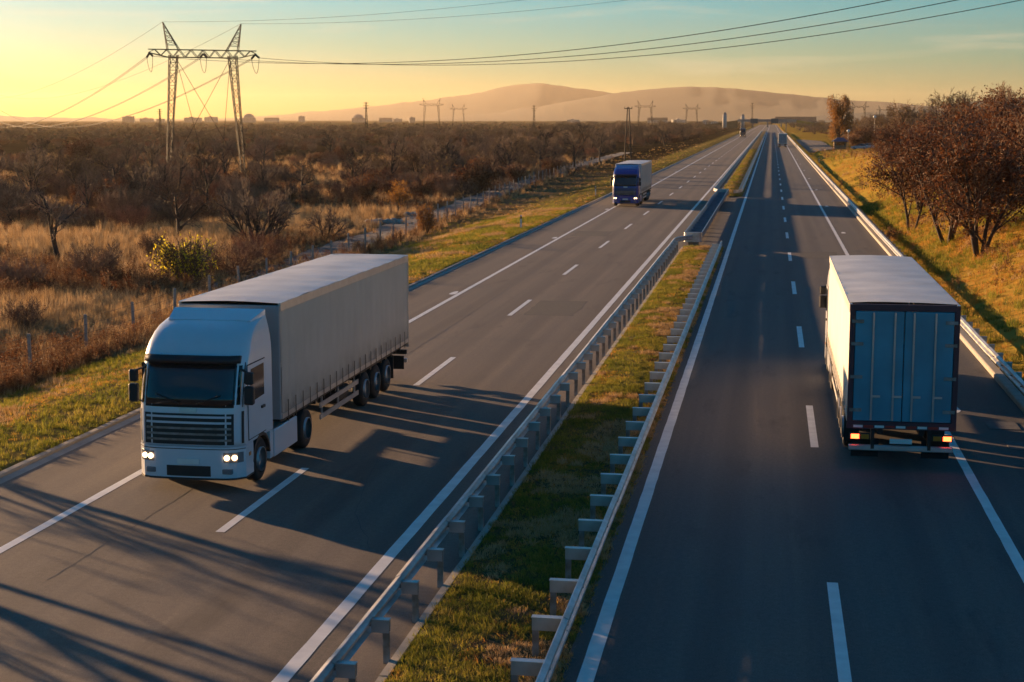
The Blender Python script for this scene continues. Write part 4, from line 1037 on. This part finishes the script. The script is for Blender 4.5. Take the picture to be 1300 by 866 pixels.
def scatter(name, protos, pts, rot, scl, idx, mat=None):
    """one object of kind stuff whose points carry copies of the prototype meshes"""
    me = bpy.data.meshes.new(name); me.vertices.add(len(pts)); me.vertices.foreach_set('co', np.asarray(pts, np.float32).ravel())
    for nm, ty, dat in (('rot','FLOAT_VECTOR',rot), ('scl','FLOAT_VECTOR',scl), ('idx','INT',idx)):
        at = me.attributes.new(nm, ty, 'POINT'); dat = np.asarray(dat)
        at.data.foreach_set('vector' if ty == 'FLOAT_VECTOR' else 'value', dat.astype(np.float32 if ty == 'FLOAT_VECTOR' else np.int32).ravel())
    o = link(name, me); tag(o, kind='stuff')
    ng = bpy.data.node_groups.new(name, 'GeometryNodeTree')
    ng.interface.new_socket('Geometry', in_out='INPUT', socket_type='NodeSocketGeometry'); ng.interface.new_socket('Geometry', in_out='OUTPUT', socket_type='NodeSocketGeometry')
    N, Lk = ng.nodes, ng.links; gi, go = N.new('NodeGroupInput'), N.new('NodeGroupOutput')
    iop = N.new('GeometryNodeInstanceOnPoints'); ji = N.new('GeometryNodeJoinGeometry')
    for pm in reversed(protos):
        po = bpy.data.objects.new(pm.name, pm); oi = N.new('GeometryNodeObjectInfo'); oi.inputs['Object'].default_value = po; oi.inputs['As Instance'].default_value = True
        Lk.new(oi.outputs['Geometry'], ji.inputs[0])
    def attr(nm, ty): a = N.new('GeometryNodeInputNamedAttribute'); a.data_type = ty; a.inputs[0].default_value = nm; return a.outputs[0]
    e2r = N.new('FunctionNodeEulerToRotation'); Lk.new(attr('rot','FLOAT_VECTOR'), e2r.inputs[0])
    Lk.new(gi.outputs[0], iop.inputs['Points']); Lk.new(ji.outputs[0], iop.inputs['Instance']); iop.inputs['Pick Instance'].default_value = True
    Lk.new(attr('idx','INT'), iop.inputs['Instance Index']); Lk.new(e2r.outputs[0], iop.inputs['Rotation']); Lk.new(attr('scl','FLOAT_VECTOR'), iop.inputs['Scale'])
    Lk.new(iop.outputs[0], go.inputs[0])
    md = o.modifiers.new('scatter', 'NODES'); md.node_group = ng
    return o
def rots(n, tilt=.12): return np.stack([rng.normal(0,tilt,n), rng.normal(0,tilt,n), rng.uniform(0,6.283,n)], -1)
def uni(n, lo, hi, flat=.15): s = rng.uniform(lo, hi, n); return np.stack([s, s, s*rng.uniform(1-flat,1+flat,n)], -1)
def gzp(X, Y, dz=0): return np.stack([X, Y, gz(X, Y)+dz], -1)

# --- prototypes
SHR = dict(max=2, kids=[9,7], t0=[.12,.1], ang=[32,38], ratio=[.62,.55], rr=[.6,.6], taper=[.35,.35,.5], wob=[.10,.18,.2], up=[.05,.05,.03], split=1, trunk=.8)
P_sparse = plant(11, 6.4, .20, kids=[8,6,5,4], ang=[50,48,45,45], up=[.05,.08,.06,.02], lean=.3, rmin=.018)
P_spread = plant(12, 5.6, .19, kids=[9,7,6,4], ang=[66,48,44,40], ratio=[.85,.62,.5,.5], up=[.02,.10,.08,.03], t0=[.22,.2,.15,.1], trunk=.5, rmin=.016)
P_pollard = plant(13, 5.4, .15, stems=9, splay=.85, kids=[6,5,4], max=3, t0=[.3,.25,.2], ang=[24,28,30], ratio=[.6,.6,.5], trunk=.85, base_r=.3, rmin=.016)
P_tall = plant(14, 8.2, .22, kids=[11,7,6,4], ang=[42,44,42,40], t0=[.25,.2,.15,.1], up=[.04,.09,.06,.02], trunk=.72, rmin=.02)
P_tall2 = plant(15, 7.4, .2, stems=2, splay=.3, kids=[9,7,6,4], ang=[44,46,42,40], leaves=500, leaf='leaf_olive', leafsize=.12, rmin=.02)
P_shrub = [plant(20+i, 2.6, .035, stems=14, splay=[.75,.95,.6][i], base_r=.18, twig=['twig','twig_red','twig'][i], bark=['twig','twig_red','twig'][i], rmin=.010, leaves=[60,120,200][i], leaf='leaf_brown', leafsize=.06, **SHR) for i in range(3)]
P_thorn = plant(24, 2.2, .06, stems=5, splay=1.1, max=3, kids=[6,6,5], t0=[.2,.15,.1], ang=[45,45,45], ratio=[.6,.55,.5], trunk=.75, rmin=.011)
P_orange = plant(25, 2.6, .04, stems=12, splay=.6, leaves=2600, leaf='leaf_orange', leafsize=.07, lspread=.16, **SHR)
P_bronze = plant(26, 3.2, .05, stems=12, splay=.75, leaves=2600, leaf='leaf_brown', leafsize=.09, lspread=.2, **SHR)
P_yellow = plant(27, 1.75, .025, stems=16, splay=.9, leaves=1700, leaf='leaf_yellow', leafsize=.055, lspread=.1, **SHR)
P_autumn = plant(28, 3.0, .07, kids=[9,7,5], max=3, leaves=1500, leaf='leaf_orange', leafsize=.07, rmin=.01)
P_bank = [plant(31+i, [8.4,7.6,8.0][i], [.15,.13,.15][i], stems=[3,2,4][i], splay=.42, kids=[8,7,6,4], ang=[40,46,46,42], t0=[.2,.2,.15,.1], ratio=[.66,.6,.5,.5], up=[.05,.05,.04,.0], trunk=.72,
               leaves=[4600,3900,5200][i], leaf='leaf_brown', leafsize=.11, lspread=.22, base_r=.22, rmin=.016) for i in range(3)]
P_willow = plant(41, 15.5, .5, stems=2, splay=.22, kids=[10,8,7,3], ang=[44,50,60,30], up=[.04,.03,-.20,-.5], ratio=[.62,.55,.75,.5], trunk=.7, t0=[.22,.2,.2,.1], leaves=9000, leaf='leaf_orange', leafsize=.24, lspread=.35, droop=1.2, rmin=.03)

P_big = [plant(51+i, [7.0,6.2,6.6][i], .24, lean=[.1,.2,.15][i], kids=[9,7,5,3], ang=[[48,44,40,36],[62,46,42,38],[40,42,40,38]][i], ratio=[.72,.6,.5,.5], up=[.04,.10,.08,.03], t0=[.22,.2,.15,.1], trunk=.6, rmin=.026, bark='bark', twig='bark_twig') for i in range(3)]
# --- single trees and shrubs of the field, found by where they meet the ground
def F_(x, y, z=-1.35): q = pix(x, y, z); return q.x, q.y
put(P_sparse, 'bare_tree', 'gnarled bare tree leaning left, nearest tree at the far left', 'tree', *F_(78,332), 1.0, 2.2)
put(P_spread, 'bare_tree', 'bare spreading tree with wide low limbs in front of left pylon leg', 'tree', *F_(228,306), 1.0, .6)
put(P_pollard, 'bare_tree', 'bare many-stemmed pollard tree in front of right pylon leg', 'tree', *F_(322,312), 1.0, 1.1)
put(P_pollard, 'bare_tree', 'smaller many-stemmed bare tree touching the pollard on its right', 'tree', *F_(343,306), .72, 3.9)
put(P_thorn, 'thorn_bush', 'low thorny bare bush between pollard tree and dirt track', 'bush', *F_(415,305), 1.25, 0)
put(P_yellow, 'yellow_bush', 'bright yellow leafy bush above the large left truck', 'bush', *F_(232,360), (1.45,1.45,1.75), 0)
put(P_autumn, 'small_tree', 'small yellowing tree alone in the pale meadow left of the track', 'tree', *F_(503,276), 1.15, 0)
put(P_orange, 'rust_bush', 'rust-coloured upright bush on the fence beside the dirt track', 'bush', *F_(541,299), (.62,.62,1.05), .4)
put(P_tall, 'bare_tree', 'tall bare tree behind the pale meadow, left of centre', 'tree', *F_(494,236), 1.05, .9)
put(P_tall2, 'leafy_tree', 'bare twin-stem tree just right of the tall bare tree', 'tree', *F_(533,235), .8, 2.0)
put(P_bronze, 'rust_bush', 'large round rust-brown bush at the right end of the meadow', 'bush', *F_(602,248), 1.55, 0)
put(P_bronze, 'rust_bush', 'second round rust-brown bush joined to the larger one', 'bush', *F_(625,242), 1.3, 2.4)
put(P_tall, 'bare_tree', 'tall bare tree between the big pylon legs', 'tree', *F_(288,236), .95, 2.5)
put(P_spread, 'bare_tree', 'broad bare tree just right of the big pylon', 'tree', *F_(333,222), 1.25, 4.2)
put(P_bronze, 'round_tree', 'dense round dark tree standing out of the scrub at far left', 'tree', *F_(104,213), 2.0, .3)
put(P_sparse, 'bare_tree', 'pale upright bare tree right of the gnarled leaning tree', 'tree', *F_(113,282), (.55,.55,.95), .3)
put(P_shrub[0], 'bare_shrub', 'round bare shrub in grass right of the gnarled leaning tree', 'shrub', *F_(122,360), 1.1, 0, 'bare shrubs in the rough grass')
put(P_shrub[2], 'bare_shrub', 'bare brown shrub left of the yellow bush', 'shrub', *F_(192,330), .8, 2.0, 'bare shrubs in the rough grass')
put(P_shrub[1], 'bare_shrub', 'russet shrub between the yellow bush and pollard tree', 'shrub', *F_(300,350), .95, 1.0, 'bare shrubs in the rough grass')
put(P_shrub[1], 'bare_shrub', 'russet shrub at the foot of the pollard tree', 'shrub', *F_(330,336), 1.0, 4.0, 'bare shrubs in the rough grass')
put(P_shrub[1], 'bare_shrub', 'low russet shrub right behind the yellow bush', 'shrub', *F_(262,352), .6, 5.0, 'bare shrubs in the rough grass')
put(P_shrub[0], 'bare_shrub', 'bare shrub at the left picture edge above pale tall grass', 'shrub', *F_(22,372), .95, 5.0, 'bare shrubs in the rough grass')
put(P_shrub[2], 'bare_shrub', 'thin bare shrub on the near side of dirt track at far left', 'shrub', *F_(30,425), .75, 3.0, 'bare shrubs in the rough grass')
rr_ = random.Random(5)
ORD = ('first second third fourth fifth sixth seventh eighth ninth tenth eleventh twelfth thirteenth fourteenth fifteenth sixteenth seventeenth eighteenth nineteenth twentieth '
       'twenty-first twenty-second twenty-third twenty-fourth twenty-fifth twenty-sixth twenty-seventh twenty-eighth twenty-ninth thirtieth thirty-first thirty-second').split()
edge = [(x, float(np.interp(x, [0,200,260,330,380,560,640,720], [292,291,285,268,256,254,240,222]))) for x in range(8, 730, 24)]
for i, (x, y) in enumerate(edge):
    pr = [P_shrub[0], P_shrub[1], P_bronze, P_shrub[2], P_thorn][rr_.randrange(5)]
    look = {id(P_shrub[0]): 'bare brown shrub', id(P_shrub[1]): 'reddish bare shrub', id(P_bronze): 'dense rust-leaved shrub', id(P_shrub[2]): 'twiggy brown shrub with dry leaves', id(P_thorn): 'low thorny shrub'}[id(pr)]
    put(pr, 'thicket_shrub', look + ' in front row of the scrub, %s from the left' % ORD[i], 'shrub', *F_(x+rr_.uniform(-8,8), y+rr_.uniform(-6,4)), rr_.uniform(.85,1.3), rr_.uniform(0,6), 'front row of the scrub')
mid = [(262,262,0,.9,'bare dark tree directly between the big pylon feet, in front'), (150,258,1,.9,'bare dark tree in the scrub well left of the big pylon'), (36,262,2,.9,'bare dark tree near the left picture edge in the scrub'),
       (385,246,1,.85,'bare dark tree at the edge of the scrub right of the pollard tree'), (446,244,0,.95,'bare dark tree left of the tall tree behind the meadow'), (566,240,2,1.0,'bare dark tree left of the round rust-brown bushes'),
       (648,230,0,1.0,'bare dark tree right of the round rust-brown bushes'), (690,222,1,1.0,'bare dark tree beside the far end of the wire fence'), (730,214,2,1.1,'bare dark tree left of the blue truck'), (762,206,0,1.1,'bare dark tree just behind the blue truck roof'),
       (690,200,1,1.25,'big bare tree rising above the wood left of the wooden pole'), (740,192,0,1.3,'big bare tree rising above the wood nearest the wooden pole'), (420,205,2,1.1,'bare tree in the far scrub under the left end of the mountain'),
       (190,225,2,1.1,'bare tree just left of the left pylon foot'), (60,225,0,1.0,'bare tree in the far scrub left of the round dark tree'), (845,187,1,1.1,'bare tree beside the left verge beyond the blue truck')]
for i, (x, y, k, s, lab) in enumerate(mid): put(P_big[k], 'bare_tree', lab, 'tree', *F_(x, y), s, i*1.7)
# off-picture trees on the left verge whose long shadows cross the near carriageway
for i, (x, y, s, k) in enumerate(((-27.2,39.1,1.1,1),(-25.2,33.0,1.2,1),(-24.6,28.9,.9,2),(-27.5,27.6,1.0,2))):
    put((P_tall, P_sparse, P_bronze)[k], 'verge_tree', ('bare tree', 'bare tree', 'dense bush', 'dense bush')[i] + ' on the near left verge, %s from the far end' % ORD[i], 'tree', x, y, s, i*1.3, 'trees beside the near left verge')
# stones in the meadow
def stone_mesh(seed, a, b, c):
    bm = bmesh.new(); bmesh.ops.create_icosphere(bm, subdivisions=2, radius=1); r_ = random.Random(seed)
    for v in bm.verts: v.co = Vector((v.co.x*a, v.co.y*b, v.co.z*c))*(1+r_.uniform(-.16,.16))
    me = bpy.data.meshes.new('stone'); bm.to_mesh(me); bm.free(); me.materials.append(M['stone']); return me
st_me = [stone_mesh(i, .5, .4, .3) for i in range(3)]
for x, y, n_, lab in ((491,286,6,'long heap of pale stones in the meadow left of the track'), (528,277,3,'small heap of pale stones right of the long heap')):
    X, Y = F_(x, y); h_ = thing('stone_heap', lab, 'stones', (X, Y, float(gz(X, Y))), 0, 'stone heaps in the meadow')
    for i in range(n_):
        s_ = link('stone', st_me[i % 3], h_, ((i-n_/2)*.62+rr_.uniform(-.15,.15), rr_.uniform(-.3,.3), .15)); s_.rotation_euler = (rr_.uniform(-.3,.3), rr_.uniform(-.3,.3), rr_.uniform(0,6)); s_.scale = (rr_.uniform(.7,1.2),)*3

# --- trees on the right bank
bank = [(10.6,97,.95,0,.3,'twin-trunk brown-leaved tree on right bank, second from the left in front'), (11.3,87.5,1.0,2,1.7,'many-trunk brown-leaved tree on right bank with clear trunks, nearest'),
        (9.9,113,.85,1,2.9,'slim brown-leaved tree on right bank, leftmost in front'), (13.6,104,1.0,2,4.4,'brown-leaved tree behind the two nearest bank trees'),
        (15.0,91,.95,0,5.2,'brown-leaved tree at right picture edge, upper bank'), (15.6,116,1.0,1,.8,'brown-leaved tree in the back of the bank grove'),
        (11.6,126,.85,0,2.2,'small brown-leaved tree at the left tip of the bank grove'), (14.0,138,.9,2,3.6,'far brown-leaved tree at the back left of the grove'),
        (19.0,101,.9,2,.1,'tall brown-leaved tree highest on the bank at the right edge'), (15.4,79,.75,1,1.1,'low brown-leaved tree cut by the right picture edge'),
        (20.0,123,.85,0,2.7,'brown-leaved tree on the crest of the bank'), (19.0,150,.85,1,4.9,'brown-leaved tree on the crest, far side of grove'),
        (13.0,95,.9,1,3.3,'brown-leaved tree filling the gap behind the nearest many-trunk tree'), (12.6,110,.95,2,5.9,'brown-leaved tree just behind the leftmost front bank tree'), (17.0,84,.8,2,2.0,'low broad brown-leaved tree at right edge beside the cut-off one'),
        (16.8,128,.9,0,1.5,'brown-leaved tree deep in the middle of the grove'), (16.0,162,.8,2,.4,'last small brown-leaved tree at the far left end of grove'),
        (12.5,150,.75,1,2.6,'low brown-leaved tree beyond the grove, first along the bank'), (13.5,178,.75,0,4.0,'low brown-leaved tree beyond the grove, second along the bank'), (15.0,205,.75,2,5.0,'low brown-leaved tree beyond the grove, third along the bank')]
for x, y, s, k, rz, lab in bank: put(P_bank[k], 'bank_tree', lab, 'tree', x, y, s, rz, 'brown-leaved trees on the right bank')
put(P_willow, 'willow_tree', 'orange weeping willow standing alone beside the lay-by', 'tree', 19.4, 468, (.72,.72,1.0), 0)
for i, (x, y, s, lab) in enumerate(((27,455,2.1,'dark bush right of the willow behind the parked cars'), (23.5,452,1.5,'dark bush directly right of the willow trunk'))):
    put(P_bronze, 'dark_bush', lab, 'bush', x, y, s, i, 'bushes by the lay-by')

# ------------------------------------------------------------------ scattered stuff
def px_sample(n, x0, x1, y0, y1, z=-1.35):
    xs, ys = rng.uniform(x0, x1, n), rng.uniform(y0, y1, n)
    r, u = xs-650, 433-ys; fw, up = FPX*math.cos(th)+u*math.sin(th), u*math.cos(th)-FPX*math.sin(th)
    t_ = (z-CAM_H)/up; return (r*math.cos(ps)-fw*math.sin(ps))*t_, (r*math.sin(ps)+fw*math.cos(ps))*t_, xs, ys
# scrub thicket between meadow and horizon
X, Y, xs, ys = px_sample(6600, -700, 930, 156.5, 296)
X_, Y_, xs_, ys_ = px_sample(2200, -700, 900, 156, 186); X, Y, xs, ys = (np.concatenate(q) for q in ((X, X_), (Y, Y_), (xs, xs_), (ys, ys_)))
low = np.interp(xs, [0,200,260,330,380,560,640,720,800,930], [282,281,276,262,252,250,237,219,199,172])
keep = (ys < low-2) & (X < fence_x(np.clip(Y, 30, 420))-5)
keep &= ~((np.abs(xs-415) < 50) & (np.abs(ys-228) < 6)) & ~((np.abs(xs-400) < 55) & (np.abs(ys-199) < 5)) & ~((xs < 80) & (np.abs(ys-199) < 4)) & ~((xs < 75) & (np.abs(ys-246) < 6))
keep &= (vnoise(xs/60, ys/8, 60) > .46) | ((xs > 540) & (vnoise(xs/60, ys/8, 60) > .2)) | ((ys < 186) & (rng.random(len(xs)) < .22))
X, Y, xs, ys = X[keep], Y[keep], xs[keep], ys[keep]; n = len(X)
dist = np.hypot(X, Y); big = rng.random(n) < np.where(xs > 520, .22, .07)
idx = np.where(big, rng.integers(5, 8, n), rng.choice([0,1,2,3,4], n, p=[.30,.28,.26,.05,.11]))
s_ = np.where(big, rng.uniform(.5,.85,n), rng.uniform(.6,1.25,n))*np.where(xs > 540, np.interp(dist, [100,300,800,1800], [1,1.05,1.05,1.0]), np.interp(dist, [100,300,800,1800], [1,.95,.8,.7]))
protos = [one_mesh(q, 'scrub_%d' % i) for i, q in enumerate(P_shrub + [P_bronze, P_thorn, P_tall, P_tall2, P_spread])]
scatter('scrub_thicket', protos, gzp(X, Y, -.05), rots(n, .05), np.stack([s_, s_, s_*rng.uniform(.85,1.2,n)], -1), idx)
# far wood that closes the horizon
X, Y = [], []
for k in range(4200):
    a = rng.uniform(-48, 26); d = rng.choice([700,900,1150,1500,2000,2600], p=[.14,.16,.18,.2,.18,.14])*rng.uniform(.9,1.12)
    x, y = math.sin(R(a))*d, math.cos(R(a))*d
    if -36 < x < 20 and y < 2300: continue
    if vnoise(a*.6, d/300, 71) < .33: continue
    X.append(x); Y.append(y)
X, Y = np.array(X), np.array(Y); n = len(X); s_ = rng.uniform(.5,1.0,n)*np.where(np.arctan2(X, Y) > R(-8), 1.2, .85)
scatter('far_wood', [protos[3], protos[5], protos[6], protos[7]], np.stack([X, Y, np.full(n,-1.6)], -1), rots(n,.04), np.stack([s_*1.9,s_*1.9,s_*rng.uniform(.7,1.1,n)], -1), rng.choice([0,1,2,3], n, p=[.5,.2,.15,.15]))
# dark scrub right of the motorway, beyond the bank
X, Y = rng.uniform(24, 120, 700), rng.uniform(160, 900, 700); k_ = (X > 24 + np.clip((Y-300)*.03, 0, 10)) & ~((X < 32) & (Y > 390) & (Y < 520)); X, Y = X[k_], Y[k_]; n = len(X); s_ = rng.uniform(.9,1.7,n)
scatter('bank_scrub', [protos[3], protos[1], protos[6]], gzp(X, Y, -.1), rots(n,.05), np.stack([s_,s_,s_], -1), rng.choice([0,1,2], n, p=[.5,.35,.15]))

def tuft(seed, nb, h, w, spread, bendy, mat, seg=2):
    r_ = random.Random(seed); mb = MB()
    for k in range(nb):
        a = r_.uniform(0, 6.283); rad = spread*math.sqrt(r_.random()); b = Vector((math.cos(a)*rad, math.sin(a)*rad, -.02)); a2 = r_.uniform(0, 6.283)
        out = Vector((math.cos(a2), math.sin(a2), 0))*bendy*r_.uniform(.2,1.3); hh = h*r_.uniform(.55,1.15); sd = Vector((-math.sin(a2), math.cos(a2), 0))*w*r_.uniform(.7,1.3)
        m_ = b + out*.35*hh + Vector((0,0,hh*.6)); t_ = b + out*hh + Vector((0,0,hh))
        mb.add([b-sd, b+sd, m_+sd*.7, m_-sd*.7, t_], [(0,1,2,3), (3,2,4)])
    return mb.mesh('tuft', M[mat])
def weed(seed, h, mat):
    r_ = random.Random(seed); mb = MB()
    for s in range(5):
        a = r_.uniform(0,6.283); d = Vector((math.cos(a)*.22, math.sin(a)*.22, 1)); hh = h*r_.uniform(.6,1.1); mb.tube([Vector((0,0,-.03)), d*hh*.5, d*hh], [.009,.007,.004], 3, False)
        for k in range(16):
            c = d*hh*r_.uniform(.45,1.0); V, F = leaf_geo([c, c+Vector((0,0,.05))], r_, 1, .045, .07); mb.add(V, F)
    return mb.mesh('weed', M[mat])
STRAW = [tuft(1, 26, .75, .012, .24, .5, 'straw'), tuft(2, 22, .95, .012, .22, .35, 'straw'), tuft(3, 30, .5, .012, .3, .8, 'straw'), tuft(4, 24, .6, .013, .28, .6, 'straw_red'), weed(5, 1.15, 'straw_red'), weed(6, .9, 'leaf_brown')]
X, Y, xs, ys = px_sample(72000, -560, 860, 200, 520)
fx = fence_x(np.clip(Y, 30, 420)); off = X - fx
keep = (off < 1.6) & (off > -190) & ~((off < -.7) & (off > -4.3) & (rng.random(len(X)) > np.interp(Y, [60,90,120], [.8,.4,.06]))) & (Y > 22)
X, Y, ys, off = X[keep], Y[keep], ys[keep], off[keep]; n = len(X)
patch = vnoise(X/9, Y/14, 81) + .25*(rng.random(n)-.5)
idx = np.where(patch > .60, rng.choice([0,1], n), np.where(patch > .36, rng.choice([0,2,3], n), rng.choice([3,4,5,2], n, p=[.45,.2,.15,.2])))
nearf = (np.abs(off+.1) < 1.2); idx = np.where(nearf & (rng.random(n) < .5), rng.choice([1,3,4], n), idx)
s_ = rng.uniform(.6,1.15,n)*np.interp(np.hypot(X, Y), [40,120,250], [.85,1,1.35])*np.where(off > -6, .8, 1)
scatter('dry_grass', STRAW, gzp(X, Y), rots(n,.15), np.stack([s_*1.1,s_*1.1,s_*rng.uniform(.8,1.2,n)], -1), idx)
# short verge grass between fence and kerb
GR = [tuft(11, 22, .13, .006, .14, .8, 'grass'), tuft(12, 20, .2, .006, .13, .7, 'grass'), tuft(13, 18, .26, .007, .15, .6, 'straw'), tuft(14, 22, .10, .007, .16, 1.0, 'grass_mix')]
X1, Y1 = rng.uniform(-26.5,-17.95,30000), rng.uniform(14,150,30000); X2, Y2, _, _ = px_sample(16000, 380, 960, 158, 300, 0)
k_ = (X2 < -17.95) & (X2 > fence_x(np.clip(Y2,30,420))+1) & (X2 > -60); X, Y = np.concatenate([X1, X2[k_]]), np.concatenate([Y1, Y2[k_]]); n = len(X)
pt = vnoise(X/2.2, Y/4.5, 90)*.6 + vnoise(X/.9, Y/.9, 91)*.4 + (X+22)*-.02
idx = np.where(pt > .62, rng.choice([2,3], n), np.where(pt > .45, rng.choice([0,3], n), rng.choice([0,1], n))); s_ = rng.uniform(.6,1.25,n)*np.interp(Y, [30,150,400], [.9,1.1,1.8])
scatter('verge_grass', GR, gzp(X, Y), rots(n,.2), np.stack([s_,s_,s_*rng.uniform(.7,1.2,n)], -1), idx)
# median grass
MG = [tuft(21, 16, .075, .005, .09, 1.0, 'grass'), tuft(22, 14, .11, .005, .08, .8, 'grass'), tuft(23, 14, .12, .005, .09, .8, 'straw'), tuft(24, 16, .06, .006, .1, 1.2, 'grass_mix')]
X1, Y1 = rng.uniform(-5.5,-2.96,36000), 17+86*rng.random(36000)**1.25; X2, Y2 = rng.uniform(-5.5,-3.1,5000), 172+260*rng.random(5000)**1.4
X, Y = np.concatenate([X1,X2]), np.concatenate([Y1,Y2]); n = len(X)
Z = np.interp(X, [-5.52,-5.45,-4.4,-3.1,-2.92], [.02,.04,.10,.04,-.02]); pt = vnoise(X/.8, Y/1.1, 95)*.6 + vnoise(X/.3, Y/.3, 96)*.25 + (X+4.3)*.10
idx = np.where(pt > .53, rng.choice([2,3], n), np.where(pt > .38, rng.choice([0,3], n), rng.choice([0,1], n))); s_ = rng.uniform(.6,1.4,n)*np.interp(Y, [20,100,200,420], [.9,1.1,2,2.6])
scatter('median_grass', MG, np.stack([X,Y,Z], -1), rots(n,.25), np.stack([s_,s_,s_*rng.uniform(.7,1.3,n)], -1), idx)
# bank grass on the right
LIT = MB(); r_ = random.Random(77)
for k in range(26): V, F = leaf_geo([Vector((0,0,.02)), Vector((0,0,.04))], r_, 1, .05, .0); c_ = Vector((r_.gauss(0,.22), r_.gauss(0,.22), .02)); LIT.add([v+c_ for v in V], F)
BG = [tuft(31, 22, .16, .007, .16, .9, 'grass'), tuft(32, 22, .2, .007, .17, .8, 'grass_mix'), tuft(33, 20, .32, .008, .18, .6, 'straw'), LIT.mesh('leaf_litter', M['leaf_orange']), weed(41, .6, 'straw_red'), tuft(35, 24, .42, .009, .2, .6, 'grass')]
X1, Y1 = 7.75+24*rng.random(28000), rng.uniform(24,150,28000); X2, Y2, _, _ = px_sample(17000, 1010, 1480, 165, 330, 1.2); k_ = (X2 > 7.8) & (X2 < 70) & (Y2 < 420)
X, Y = np.concatenate([X1,X2[k_]]), np.concatenate([Y1,Y2[k_]]); n = len(X)
pt = vnoise(X/3.0, Y/5.0, 97)*.6 + vnoise(X/.9, Y/.9, 98)*.3 + np.clip((X-9)*.03, 0, .25)
idx = np.where(pt > .64, rng.choice([3,2,1,4], n, p=[.38,.27,.25,.1]), np.where(pt > .47, rng.choice([1,0,5], n, p=[.72,.2,.08]), rng.choice([0,1,5], n, p=[.6,.25,.15]))); s_ = rng.uniform(.6,1.3,n)*np.interp(Y, [40,150,400], [.9,1.15,2.2])
scatter('bank_grass', BG, gzp(X, Y), rots(n,.2), np.stack([s_,s_,s_*rng.uniform(.7,1.2,n)], -1), idx)
